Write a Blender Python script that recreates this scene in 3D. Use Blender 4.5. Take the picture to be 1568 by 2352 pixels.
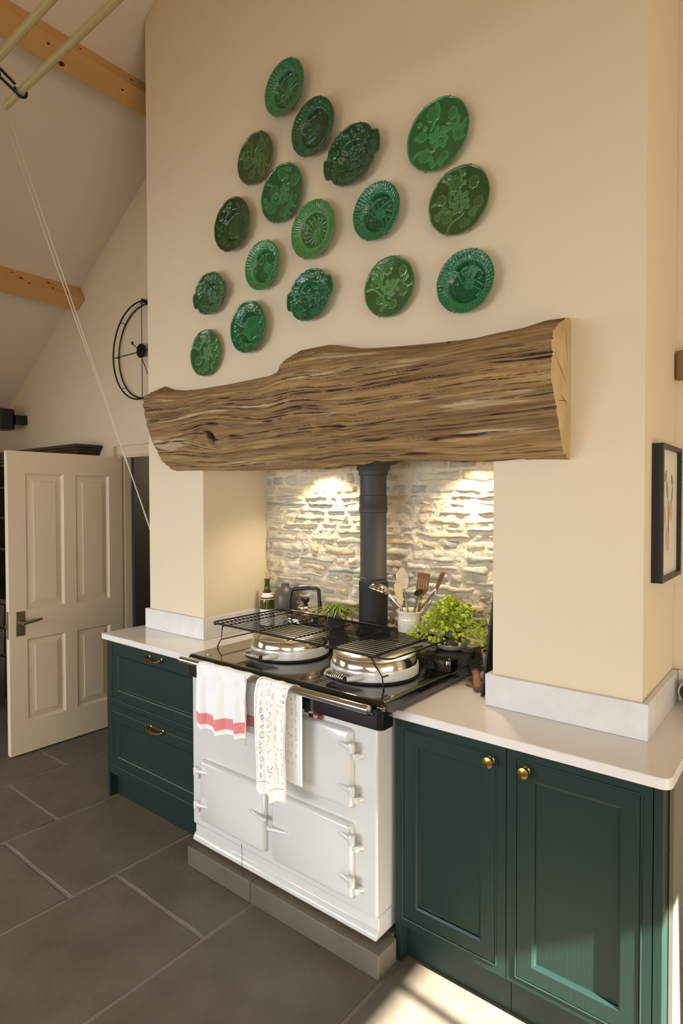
import bpy, bmesh, math, random
import numpy as np
from mathutils import Vector, Matrix
PI = math.pi
S = bpy.context.scene
for o in list(bpy.data.objects): bpy.data.objects.remove(o)
COL = S.collection

# ------------------------------------------------------------------ camera
CAMP = Vector((2.8818, -1.9114, 1.5849)); YAW, PITCH, ROLL, FPX = 0.6754, -0.0215, -0.0022, 1377.36
_s, _c = math.sin(YAW), math.cos(YAW)
_F0, _R0, _U0 = Vector((-_s, _c, 0)), Vector((_c, _s, 0)), Vector((0, 0, 1))
_F = _F0*math.cos(PITCH) + _U0*math.sin(PITCH); _U = -_F0*math.sin(PITCH) + _U0*math.cos(PITCH)
_R = _R0*math.cos(ROLL) + _U*math.sin(ROLL); _U = -_R0*math.sin(ROLL) + _U*math.cos(ROLL)
cam = bpy.data.cameras.new('camera'); camo = bpy.data.objects.new('camera', cam); COL.objects.link(camo)
camo.matrix_world = Matrix(((_R.x, _U.x, -_F.x, CAMP.x), (_R.y, _U.y, -_F.y, CAMP.y), (_R.z, _U.z, -_F.z, CAMP.z), (0, 0, 0, 1)))
cam.sensor_fit = 'HORIZONTAL'; cam.sensor_width = 36; cam.lens = FPX*36/1568; cam.clip_start = .02; cam.clip_end = 200
S.camera = camo

# ------------------------------------------------------------------ world, sun, daylight, exposure
w = bpy.data.worlds.new('world'); S.world = w; w.use_nodes = True
bg = w.node_tree.nodes['Background']; bg.inputs[0].default_value = (.72, .86, 1, 1); bg.inputs[1].default_value = .25
S.view_settings.view_transform = 'Standard'; S.view_settings.look = 'None'; S.view_settings.gamma = 1
S.view_settings.use_curve_mapping = False; S.view_settings.exposure = 0.03
SUND = Vector((-1, .16, -.67)).normalized()
def light(name, typ, loc, energy, color, direction=None, **k):
    l = bpy.data.lights.new(name, typ); l.energy = energy; l.color = color
    for a, v in k.items(): setattr(l, a, v)
    o = bpy.data.objects.new(name, l); COL.objects.link(o); o.location = loc
    if direction: o.rotation_euler = Vector(direction).to_track_quat('-Z', 'Y').to_euler()
    return o
light('sun', 'SUN', (6, -1, 4), 62.0, (1, .98, .94), SUND, angle=.009)
light('window_daylight_right', 'AREA', (7.05, -2.4, 1.45), 34, (1, .93, .74), (-1, .12, -.22), shape='RECTANGLE', size=3.4, size_y=1.7, spread=2.0)
light('daylight_fill_rear', 'AREA', (.3, -4.25, 1.3), 60, (.86, .92, 1), (.12, 1, -.35), shape='RECTANGLE', size=2.8, size_y=1.2, spread=1.8)  # area light added in front of the solid rear wall, no window there
light('daylight_fill_rear_right', 'AREA', (3.6, -4.25, 1.3), 22, (.86, .92, 1), (-.3, 1, -.35), shape='RECTANGLE', size=2.0, size_y=1.2, spread=1.8)  # second added area light, also before the windowless rear wall
light('daylight_fill_left', 'AREA', (-2.95, -2.6, 1.4), 24, (1, .92, .76), (1, .5, -.15), shape='RECTANGLE', size=1.8, size_y=1.3, spread=2.2)  # added area light for daylight from the left, that wall is closed
light('ceiling_lamp_light', 'POINT', (3.2, -2.0, 4.2), 8, (1, .80, .15), shadow_soft_size=.12)
light('passage_fill_light', 'POINT', (-1.55, 1.6, 1.95), 4, (1, .85, .7), shadow_soft_size=.15)  # point light added to lift the dark passage, no fitting there

# ------------------------------------------------------------------ helpers
def lin(c):
    return tuple(((v/255)/12.92 if v/255 <= .04045 else ((v/255+.055)/1.055)**2.4) for v in c)
class MB:
    def __init__(s): s.v = []; s.f = []
    def add(s, v, f):
        n = len(s.v); s.v += [tuple(p) for p in v]; s.f += [tuple(i+n for i in q) for q in f]; return s
    def box(s, x0, x1, y0, y1, z0, z1):
        return s.add([(x, y, z) for z in (z0, z1) for y in (y0, y1) for x in (x0, x1)],
                     [(0, 2, 3, 1), (4, 5, 7, 6), (0, 1, 5, 4), (2, 6, 7, 3), (0, 4, 6, 2), (1, 3, 7, 5)])
    def obox(s, c, ax, ay, az):
        c, ax, ay, az = map(Vector, (c, ax, ay, az)); v = [c+ax*i+ay*j+az*k for k in (-1, 1) for j in (-1, 1) for i in (-1, 1)]
        return s.add(v, [(0, 2, 3, 1), (4, 5, 7, 6), (0, 1, 5, 4), (2, 6, 7, 3), (0, 4, 6, 2), (1, 3, 7, 5)])
    def lathe(s, prof, c=(0, 0, 0), n=32, ax='z', m=None):
        v = []; f = []; k = len(prof)
        for i in range(n):
            a = 2*PI*i/n
            for r, h in prof:
                p = (r*math.cos(a), r*math.sin(a), h)
                if ax == 'y': p = (p[0], -p[2], p[1])      # axis points to -y
                if ax == 'x': p = (p[2], p[0], p[1])
                p = Vector(p)
                if m: p = m @ p
                v.append(p+Vector(c))
        for i in range(n):
            j = (i+1) % n
            for q in range(k-1): f.append((i*k+q, j*k+q, j*k+q+1, i*k+q+1))
        s.add(v, f)
        b = len(s.v)-n*k
        for q in (0, k-1):
            if prof[q][0] > 1e-5:
                ring = [b+i*k+q for i in range(n)]; s.f.append(tuple(ring[::-1] if q == 0 else ring))
        return s
    def tube(s, pts, r, n=8, closed=False):
        P = [Vector(p) for p in pts]; R = r if isinstance(r, (list, tuple)) else [r]*len(P)
        v = []; f = []; L = len(P); up = None
        for i, p in enumerate(P):
            if closed: t = P[(i+1) % L]-P[i-1]
            else: t = P[min(i+1, L-1)]-P[max(i-1, 0)]
            t.normalize()
            if up is None:
                up = Vector((0, 0, 1)) if abs(t.z) < .9 else Vector((1, 0, 0))
            a = t.cross(up); 
            if a.length < 1e-5: a = t.cross(Vector((.3, 1, .2)))
            a.normalize(); up = a.cross(t).normalized()
            for k in range(n):
                q = 2*PI*k/n; v.append(p+(a*math.cos(q)+up*math.sin(q))*R[i])
        for i in range(L if closed else L-1):
            j = (i+1) % L
            for k in range(n):
                m = (k+1) % n; f.append((i*n+k, i*n+m, j*n+m, j*n+k))
        if not closed: f.append(tuple(range(n))[::-1]); f.append(tuple((L-1)*n+k for k in range(n)))
        return s.add(v, f)
    def prism(s, poly, y0, y1, plane='xz'):
        n = len(poly); mk = {'xz': lambda a, b, t: (a, t, b), 'xy': lambda a, b, t: (a, b, t), 'yz': lambda a, b, t: (t, a, b)}[plane]
        v = [mk(a, b, y0) for a, b in poly]+[mk(a, b, y1) for a, b in poly]
        f = [tuple(range(n))[::-1], tuple(range(n, 2*n))]+[(i, (i+1) % n, n+(i+1) % n, n+i) for i in range(n)]
        return s.add(v, f)
def props(o, label=None, cat=None, group=None, kind=None):
    if label: o['label'] = label
    if cat: o['category'] = cat
    if group: o['group'] = group
    if kind: o['kind'] = kind
    return o
ORG = {}
def finish(me, smooth, mat):
    if mat: me.materials.append(mat)
    bm = bmesh.new(); bm.from_mesh(me); bmesh.ops.recalc_face_normals(bm, faces=bm.faces); bm.to_mesh(me); bm.free()
    if smooth: me.shade_smooth(); me.set_sharp_from_angle(angle=smooth if smooth > 0.1 else .6)
def build(name, mb, mat, parent=None, origin=None, smooth=.7, bevel=0, seg=2):
    """mesh given in world coordinates; a child takes the origin of its parent"""
    if parent is not None: org = ORG[parent.name]
    else: org = Vector(origin or (0, 0, 0))
    me = bpy.data.meshes.new(name)
    me.from_pydata([tuple(Vector(p)-org) for p in mb.v], [], mb.f); finish(me, smooth, mat)
    o = bpy.data.objects.new(name, me); COL.objects.link(o)
    if parent is not None: o.parent = parent
    else: o.location = org
    ORG[o.name] = org
    if bevel:
        b = o.modifiers.new('bevel', 'BEVEL'); b.width = bevel; b.segments = seg; b.limit_method = 'ANGLE'; b.angle_limit = .6
        me.shade_smooth(); me.set_sharp_from_angle(angle=1.2)
    return o
def thing(name, loc, label, cat, group=None):
    o = bpy.data.objects.new(name, None); COL.objects.link(o); o.location = loc; o.empty_display_size = .05
    ORG[o.name] = Vector(loc); return props(o, label, cat, group)
def grid_mesh(name, V, nu, nv, mat, parent=None, origin=(0, 0, 0), closeu=False, colors=None, smooth=True, attr='Col'):
    """V: array (nu, nv, 3) in world coordinates"""
    org = np.array(ORG[parent.name] if parent is not None else origin)
    P = (V.reshape(-1, 3)-org).astype(np.float32)
    i = np.arange(nu if closeu else nu-1)[:, None]; j = np.arange(nv-1)[None, :]; i2 = (i+1) % nu
    F = np.stack([i*nv+j+0*i, i2*nv+j, i2*nv+j+1, i*nv+j+1], -1).reshape(-1, 4).astype(np.int32)
    me = bpy.data.meshes.new(name); me.vertices.add(len(P)); me.vertices.foreach_set('co', P.ravel())
    me.loops.add(F.size); me.loops.foreach_set('vertex_index', F.ravel())
    me.polygons.add(len(F)); me.polygons.foreach_set('loop_start', np.arange(0, F.size, 4, dtype=np.int32))
    me.update(calc_edges=True)
    if smooth: me.shade_smooth()
    if colors is not None:
        a = me.color_attributes.new(attr, 'FLOAT_COLOR', 'POINT')
        C = np.ones((len(P), 4), np.float32); C[:, :3] = colors.reshape(-1, 3); a.data.foreach_set('color', C.ravel())
    if mat: me.materials.append(mat)
    o = bpy.data.objects.new(name, me); COL.objects.link(o)
    if parent is not None: o.parent = parent
    else: o.location = tuple(org)
    ORG[o.name] = Vector([float(q) for q in org]); return o
def copy_tree(o, parent=None):
    c = o.copy(); COL.objects.link(c)
    if parent is not None: c.parent = parent
    ORG[c.name] = ORG.get(o.name, Vector((0, 0, 0)))
    for ch in list(o.children): copy_tree(ch, c)
    return c
# numpy value noise
def _h(ix, iy, seed):
    n = (ix.astype(np.int64)*374761393+iy.astype(np.int64)*668265263+seed*982451653) & 0xffffffff
    n = ((n ^ (n >> 13))*1274126177) & 0xffffffff
    n = ((n ^ (n >> 16))*2246822519) & 0xffffffff
    return ((n ^ (n >> 15)) & 0xffffff)/float(0xffffff)*2-1
def vn(x, y, seed=0):
    ix = np.floor(x); iy = np.floor(y); fx = x-ix; fy = y-iy; fx = fx*fx*(3-2*fx); fy = fy*fy*(3-2*fy)
    a = _h(ix, iy, seed); b = _h(ix+1, iy, seed); c = _h(ix, iy+1, seed); d = _h(ix+1, iy+1, seed)
    return (a*(1-fx)+b*fx)*(1-fy)+(c*(1-fx)+d*fx)*fy
def fbm(x, y, seed=0, o=4):
    r = 0; a = 1; t = 0
    for k in range(o): r = r+a*vn(x*2**k, y*2**k, seed+k*17); t += a; a *= .5
    return r/t
def ss(a, b, x):
    t = np.clip((x-a)/(b-a), 0, 1); return t*t*(3-2*t)

# ------------------------------------------------------------------ materials
def mat(name, col, rough=.5, metal=0, noise=None, bump=None, coat=0, spec=None, trans=0, attr=None, ior=None, sss=0):
    """noise=(scale, amount, second colour, stretch); bump=(scale, strength, stretch)"""
    m = bpy.data.materials.new(name); m.use_nodes = True; nt = m.node_tree; b = nt.nodes['Principled BSDF']
    b.inputs['Roughness'].default_value = rough; b.inputs['Metallic'].default_value = metal
    b.inputs['Coat Weight'].default_value = coat; b.inputs['Coat Roughness'].default_value = .05
    b.inputs['Transmission Weight'].default_value = trans
    if ior: b.inputs['IOR'].default_value = ior
    if spec is not None: b.inputs['Specular IOR Level'].default_value = spec
    c = (*lin(col), 1); b.inputs['Base Color'].default_value = c
    tc = nt.nodes.new('ShaderNodeTexCoord')
    def nz(scale, stretch, detail=5):
        mp = nt.nodes.new('ShaderNodeMapping'); mp.inputs['Scale'].default_value = stretch
        nt.links.new(tc.outputs['Object'], mp.inputs[0]); n = nt.nodes.new('ShaderNodeTexNoise')
        n.inputs['Scale'].default_value = scale; n.inputs['Detail'].default_value = detail; nt.links.new(mp.outputs[0], n.inputs['Vector']); return n
    src = None
    if attr:
        a = nt.nodes.new('ShaderNodeAttribute'); a.attribute_name = attr; nt.links.new(a.outputs['Color'], b.inputs['Base Color']); src = a.outputs['Color']
    if noise:
        sc, lo, c2, st = noise; n = nz(sc, st); r = nt.nodes.new('ShaderNodeValToRGB')
        r.color_ramp.elements[0].position = .5-lo; r.color_ramp.elements[1].position = .5+lo
        r.color_ramp.elements[0].color = (*lin(c2), 1); r.color_ramp.elements[1].color = c
        nt.links.new(n.outputs[0], r.inputs[0])
        if src:
            mx = nt.nodes.new('ShaderNodeMix'); mx.data_type = 'RGBA'; mx.blend_type = 'MULTIPLY'; mx.inputs[0].default_value = 1
            nt.links.new(src, mx.inputs[6]); nt.links.new(r.outputs[0], mx.inputs[7]); nt.links.new(mx.outputs[2], b.inputs['Base Color'])
        else: nt.links.new(r.outputs[0], b.inputs['Base Color'])
    if bump:
        sc, stg, st = bump; n = nz(sc, st, 6); bp = nt.nodes.new('ShaderNodeBump'); bp.inputs['Strength'].default_value = stg; bp.inputs['Distance'].default_value = .01
        nt.links.new(n.outputs[0], bp.inputs['Height']); nt.links.new(bp.outputs[0], b.inputs['Normal'])
    return m
I3 = (1, 1, 1)
M = dict(
 plaster=mat('wall_plaster', (229, 214, 187), .9, noise=(1.2, .4, (225, 209, 181), I3), bump=(60, .04, I3)),
 ceiling=mat('ceiling_paint', (222, 208, 190), .95, bump=(40, .03, I3)),
 slate=mat('slate_flag', (108, 99, 84), .55, noise=(5, .22, (90, 80, 66), I3), bump=(22, .25, I3)),
 grout=mat('pale_grout', (136, 124, 112), .9, noise=(30, .3, (120, 109, 98), I3), bump=(120, .3, I3)),
 green=mat('dark_green_paint', (23, 45, 37), .42, spec=.38, noise=(3, .4, (21, 42, 35), I3), bump=(90, .05, (1, 1, .08)), coat=0),
 quartz=mat('white_quartz', (232, 226, 222), .16, noise=(160, .3, (228, 222, 217), I3), coat=.3),
 quartz2=mat('veined_quartz', (228, 226, 223), .3, noise=(14, .2, (217, 215, 213), I3)),
 enamel=mat('white_enamel', (213, 213, 209), .16, noise=(2.5, .4, (209, 208, 203), I3), bump=(7, .03, I3), coat=.6),
 black=mat('black_enamel', (10, 9, 9), .12, coat=.8, bump=(9, .02, I3)),
 chrome=mat('chrome', (215, 212, 208), .12, 1), chrome2=mat('brushed_steel', (190, 186, 180), .28, 1, bump=(200, .05, (1, 1, .1))),
 satin=mat('satin_lid_dome', (226, 220, 208), .3, 1), steel=mat('polished_lid_steel', (226, 220, 208), .13, 1, noise=(12, .4, (214, 208, 196), I3), bump=(14, .012, I3)),
 wire=mat('black_wire', (18, 16, 15), .38, .4), flue=mat('black_flue_paint', (58, 55, 54), .55, 0),
 brass=mat('aged_brass', (178, 146, 84), .3, 1, noise=(60, .3, (140, 110, 60), I3)),
 pine=mat('pine_beam', (212, 168, 108), .6, noise=(4, .3, (190, 142, 86), (1, .12, 1)), bump=(30, .1, (1, .06, 1))),
 knot=mat('pine_knot', (70, 40, 22), .6, noise=(60, .3, (50, 28, 16), I3)),
 pale_lath=mat('pale_lath_wood', (182, 164, 112), .6, noise=(10, .3, (166, 146, 96), (.1, 1, 1))),
 iron=mat('black_iron', (20, 18, 18), .5, .5), rope=mat('cotton_rope', (232, 222, 204), .9, bump=(300, .6, I3)),
 doorp=mat('cream_gloss_paint', (228, 211, 184), .4, noise=(2, .4, (224, 206, 178), I3)),
 darkwood=mat('dark_oak', (52, 30, 20), .35, noise=(10, .3, (30, 16, 11), (.15, 1, 1)), coat=.3),
 bronze=mat('dull_bronze', (150, 138, 116), .35, .9),
 log=mat('weathered_oak', (255, 255, 255), .85, attr='Col', noise=(75, .32, (172, 158, 140), (.07, 1, 1)), bump=(80, .7, (.08, 1, 1))),
 logend=mat('sawn_oak_end', (210, 184, 138), .8, noise=(9, .22, (176, 148, 104), (1, 1, 1)), bump=(60, .4, (1, 1, .3))),
 glaze=mat('green_majolica_glaze', (255, 255, 255), .13, attr='Col', coat=.5, bump=(160, .1, I3)),
 stone=mat('limewashed_stone', (214, 202, 178), .92, noise=(9, .2, (176, 172, 156), I3), bump=(45, .7, I3)),
 stone_b=mat('grey_green_stone', (190, 186, 168), .92, noise=(12, .2, (156, 156, 144), I3), bump=(45, .7, I3)),
 stone_c=mat('buff_stone', (212, 192, 158), .92, noise=(10, .2, (184, 170, 142), I3), bump=(45, .7, I3)),
 mortar=mat('lime_mortar', (222, 210, 186), .95, noise=(20, .3, (204, 190, 164), I3), bump=(60, .8, I3)),
 towel=mat('white_cotton', (255, 255, 255), .9, attr='Col', bump=(400, .15, I3)),
 plantgreen=mat('parsley_leaf', (196, 206, 46), .5, noise=(25, .3, (150, 176, 42), I3)),
 plantstem=mat('pale_stem', (178, 190, 96), .5), rosemary=mat('narrow_herb_leaf', (176, 186, 74), .5, noise=(30, .3, (108, 136, 48), I3)),
 pot=mat('grey_plastic_pot', (96, 92, 88), .6), saucer=mat('grey_white_glaze', (205, 200, 190), .25),
 cream=mat('cream_stoneware', (226, 220, 202), .2, coat=.4), terracotta=mat('terracotta_rim', (190, 120, 74), .7),
 jug=mat('matt_grey_stoneware', (74, 68, 64), .4, noise=(6, .3, (86, 78, 66), I3)), jugw=mat('pale_stoneware', (206, 198, 180), .5),
 glass=mat('olive_bottle_glass', (92, 92, 22), .08, trans=.55, ior=1.5), wine=mat('dark_wine', (20, 8, 6), .1, coat=.6), cork=mat('cork', (196, 160, 112), .8),
 paper=mat('white_paper', (236, 230, 222), .7), wood=mat('utensil_wood', (158, 112, 62), .6, noise=(30, .3, (118, 78, 40), (1, 1, .1))),
 silicone=mat('cream_silicone', (206, 190, 140), .5), bristle=mat('dark_bristle', (48, 38, 34), .9), blackp=mat('black_plastic', (22, 20, 20), .4),
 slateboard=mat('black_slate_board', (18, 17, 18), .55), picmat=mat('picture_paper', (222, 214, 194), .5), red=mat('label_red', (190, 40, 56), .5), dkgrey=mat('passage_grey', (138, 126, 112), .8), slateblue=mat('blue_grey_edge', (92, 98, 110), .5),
 leafp=mat('print_sage', (148, 142, 112), .7), peach=mat('print_peach', (214, 168, 130), .7), rush=mat('woven_basket', (140, 92, 48), .8, noise=(120, .3, (90, 54, 26), I3), bump=(90, 1, I3)),
 rust=mat('rusty_brick', (140, 84, 66), .9, noise=(30, .2, (90, 66, 56), I3), bump=(60, .8, I3)), taupe=mat('taupe_panel', (120, 112, 96), .5),
 fern=mat('fern_light', (120, 130, 60), .5), lamp=mat('white_trim', (235, 232, 225), .4), felt=mat('dark_felt', (40, 34, 30), .9))
le = bpy.data.materials.new('lit_lamp_lens'); le.use_nodes = True; _b = le.node_tree.nodes['Principled BSDF']
_b.inputs['Emission Color'].default_value = (1, .78, .5, 1); _b.inputs['Emission Strength'].default_value = 12; M['lens'] = le

# ------------------------------------------------------------------ dimensions
A, B, W, D = .464, 2.011, 2.478, .4425      # alcove left, alcove right, breast width, depth of recess
ZC = .881                                   # worktop top
YG = .455                                   # gable wall face
RX, RZ, SL = 2.05, 5.451, .62               # ridge
def ceil_z(x): return RZ-SL*abs(x-RX)
XL, XR, YR = -3.05, 7.2, -4.35

# ------------------------------------------------------------------ structure
def struct(name, mb, m, **k):
    return props(build(name, mb, m, smooth=0, **k), kind='structure')
gp = [(XL, 0), (-.986, 0), (-.986, 1.906), (-.154, 1.906), (-.154, 0), (XR, 0), (XR, ceil_z(XR)), (RX, RZ), (XL, ceil_z(XL))]
wall_gable = struct('wall_gable', MB().prism(gp, YG, YG+.042), M['plaster'])
# chimney breast with its opening
bp_ = [(0, 0), (A, 0), (A, 1.765), (B, 1.765), (B, 0), (W, 0), (W, ceil_z(W)-.004), (RX, RZ-.004), (0, ceil_z(0)-.004)]
wall_breast = struct('wall_chimney_breast', MB().prism(bp_, 0, YG-.002), M['plaster'])
struct('wall_left', MB().box(XL-.15, XL, YR, YG, 0, ceil_z(XL)), M['plaster'])
rw = MB()   # right wall with a wide window opening behind the area light
rw.box(XR, XR+.15, YR, YG, 0, .45); rw.box(XR, XR+.15, YR, YG, 2.15, ceil_z(XR)); rw.box(XR, XR+.15, -.8, YG, .45, 2.15); rw.box(XR, XR+.15, YR, -4.2, .45, 2.15)
struct('wall_right', rw, M['plaster'])
struct('wall_rear', MB().prism([(XL, 0), (XR, 0), (XR, ceil_z(XR)), (RX, RZ), (XL, ceil_z(XL))], YR-.15, YR), M['plaster'])
th = .12
struct('ceiling_left', MB().prism([(XL, ceil_z(XL)), (RX, RZ), (RX, RZ+th), (XL, ceil_z(XL)+th)], YR, YG+.14), M['ceiling'])
# right slope with a roof window: x 6.175..7.0, y -.85..-2.3
def slope(mb, x0, x1, y0, y1): mb.prism([(x0, ceil_z(x0)), (x1, ceil_z(x1)), (x1, ceil_z(x1)+th), (x0, ceil_z(x0)+th)], y0, y1)
WX0, WX1, WY0, WY1 = 6.08, 6.72, -1.72, -.66
cr = MB(); slope(cr, RX, WX0, YR, YG+.14); slope(cr, WX1, XR+.15, YR, YG+.14); slope(cr, WX0, WX1, YR, WY0); slope(cr, WX0, WX1, WY1, YG+.14)
struct('ceiling_right', cr, M['ceiling'])
rwn = MB(); slope(rwn, WX0+.075, WX0+.095, WY0, WY1); slope(rwn, WX0, WX1, -1.005, -.985); slope(rwn, WX0, WX1, -1.40, -1.38)
struct('window_1', rwn, M['lamp'])
wf = MB(); 
for y in (-4.2, -3.08, -1.94, -.86): wf.box(XR+.03, XR+.08, y, y+.06, .45, 2.15)
wf.box(XR+.03, XR+.08, -4.2, -.8, .45, .52); wf.box(XR+.03, XR+.08, -4.2, -.8, 2.09, 2.15)
struct('window_2', wf, M['lamp'])

# floor: grout bed with separate flagstones (rows run along y)
floor = struct('floor', MB().box(XL, XR, YR, YG+.14, -.06, -.004), M['grout'])
random.seed(4)
rows = [(-3.05, -2.45, -.4), (-2.45, -1.85, .1), (-1.85, -1.235, -.35), (-1.235, -.635, -.175), (-.635, -.055, -.50), (-.055, .562, -.752), (.562, 1.158, -.56), (1.158, 1.77, -1.12),
        (1.77, 2.38, -.86), (2.38, 2.98, -.5), (2.98, 3.6, -.9)]
def flag(x0, x1, y0, y1):
    g = .008; r = random.Random(int(x0*977+y0*131)); mb = MB(); pts = []
    def edge(ax, ay, bx, by):
        for k in range(6):
            t = k/6; pts.append((ax+(bx-ax)*t+r.uniform(-.0018, .0018), ay+(by-ay)*t+r.uniform(-.0018, .0018)))
    X0, X1, Y0, Y1 = x0+g, x1-g, y0+g, y1-g
    edge(X0, Y0, X1, Y0); edge(X1, Y0, X1, Y1); edge(X1, Y1, X0, Y1); edge(X0, Y1, X0, Y0)
    z = -.001+r.uniform(-.0008, .0008); mb.prism(pts, -.03, z, 'xy')
    return build('flagstone', mb, M['slate'], floor, smooth=0, bevel=.002, seg=1)
for x0, x1, yj in rows:
    h = .9; y = yj
    while y > -2.6: flag(x0, x1, y-h, y); y -= h
    y = yj
    while y < YG+.1: flag(x0, x1, y, min(y+h, YG+.12)); y += h
# alcove back: rubble stone wall
wst = struct('wall_alcove_stone', MB().box(A-.0, B+.0, D+.002, YG-.001, ZC-.03, 1.765), M['mortar'])
nu, nv = 150, 90
u = np.linspace(A, B, nu)[:, None]+np.zeros((1, nv)); v = np.linspace(ZC-.03, 1.765, nv)[None, :]+np.zeros((nu, 1))
yy = D-.006+.010*fbm(u*14, v*18, 5)+.006*vn(u*60, v*60, 9)
o = grid_mesh('mortar', np.stack([u, yy, v], -1), nu, nv, M['mortar'], wst)
rs = random.Random(11)
zz = ZC-.02; levels = [zz]
while zz < 1.76: zz += rs.choice([.026, .032, .038, .044, .05, .058]); levels.append(min(zz, 1.764))
nst = 0
for k in range(len(levels)-1):
    z0, z1 = levels[k], levels[k+1]
    if z1-z0 < .015: continue
    x = A-rs.uniform(0, .1)
    while x < B-.02:
        L = rs.choice([.07, .1, .14, .18, .23, .28])*rs.uniform(.85, 1.15); xa, xb = max(x, A+.001), min(x+L, B-.001); x += L
        if xb-xa < .03: continue
        g = rs.uniform(.002, .005); n, m = max(4, int((xb-xa)/.016)), 6; sd = nst*7+3
        e0, e1 = rs.uniform(.0, .010), rs.uniform(.0, .008)
        s_ = np.linspace(0, 1, n+1)[:, None]+np.zeros((1, m+1)); t_ = np.linspace(0, 1, m+1)[None, :]+np.zeros((n+1, 1))
        wob0 = .009*vn(xa*9+s_*(xb-xa)*9, s_*0+k*3.1, 21); wob1 = .009*vn(xa*9+s_*(xb-xa)*9, s_*0+(k+1)*3.1, 21)
        zlo = z0+g+wob0+.004*vn(s_*7, s_*0, sd); zhi = z1-g+wob1+.004*vn(s_*7, s_*0+5, sd+1)
        Z = zlo+(zhi-zlo)*t_; slant = .008*vn(t_*3, t_*0, sd+2)
        X = xa+g+(xb-xa-2*g)*s_+slant*np.where((s_ < .01) | (s_ > .99), .8, 1)
        dome = np.minimum(1, np.minimum(np.minimum(s_, 1-s_)*(xb-xa)/.014, np.minimum(t_, 1-t_)*4.2))
        prot = rs.uniform(.006, .024)
        Y = D-.0-dome**.7*(prot+rs.uniform(-.008, .004)*(t_-.5)*2+.008*fbm(X*30, Z*45, sd, 3)*1.2)+.004*(1-dome)
        ob = grid_mesh('stone', np.stack([X, Y, Z], -1), n+1, m+1, rs.choice([M['stone'], M['stone'], M['stone_b'], M['stone_c']]), wst)
        nst += 1
print('stones', nst)

# doorway: lining, architrave, dark passage behind
tr = MB()
tr.box(-.985, -.97, YG-.01, YG+.04, 0, 1.89); tr.box(-.17, -.155, YG-.01, YG+.04, 0, 1.89); tr.box(-.985, -.155, YG-.01, YG+.04, 1.89, 1.905)
struct('trim_1', tr, M['doorp'])
ar = MB()
def arch(mb, wide, y):   # moulded architrave stepping outwards
    for a, b, d in ((0, .10, .016), (.012, .05, .028), (.07, .1, .040)):
        mb.box(-.98-b*wide, -.98-a*wide, y-d, y, 0, 1.88+b*wide)
        mb.box(-.98-a*wide, -.16+a*wide, y-d, y, 1.88+a*wide, 1.88+b*wide)
        mb.box(-.16+a*wide, -.16+b*wide, y-d, y, 0, 1.88+b*wide)
arch(ar, 1.15, YG)
build_ar = struct('trim_2', ar, M['doorp'])
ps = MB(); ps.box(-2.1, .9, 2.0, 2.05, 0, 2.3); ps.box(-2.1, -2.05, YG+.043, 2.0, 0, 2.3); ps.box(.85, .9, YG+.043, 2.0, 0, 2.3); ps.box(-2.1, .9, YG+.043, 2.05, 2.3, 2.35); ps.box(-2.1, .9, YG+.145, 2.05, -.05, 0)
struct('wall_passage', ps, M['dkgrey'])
struct('trim_3', MB().box(-.99, -.966, YG+.043, YG+.062, 0, 1.89), M['slateblue'])
struct('baseboard_gable', MB().box(XL, -1.10, YG-.018, YG-.001, 0, .13), M['doorp'], bevel=.004)

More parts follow.
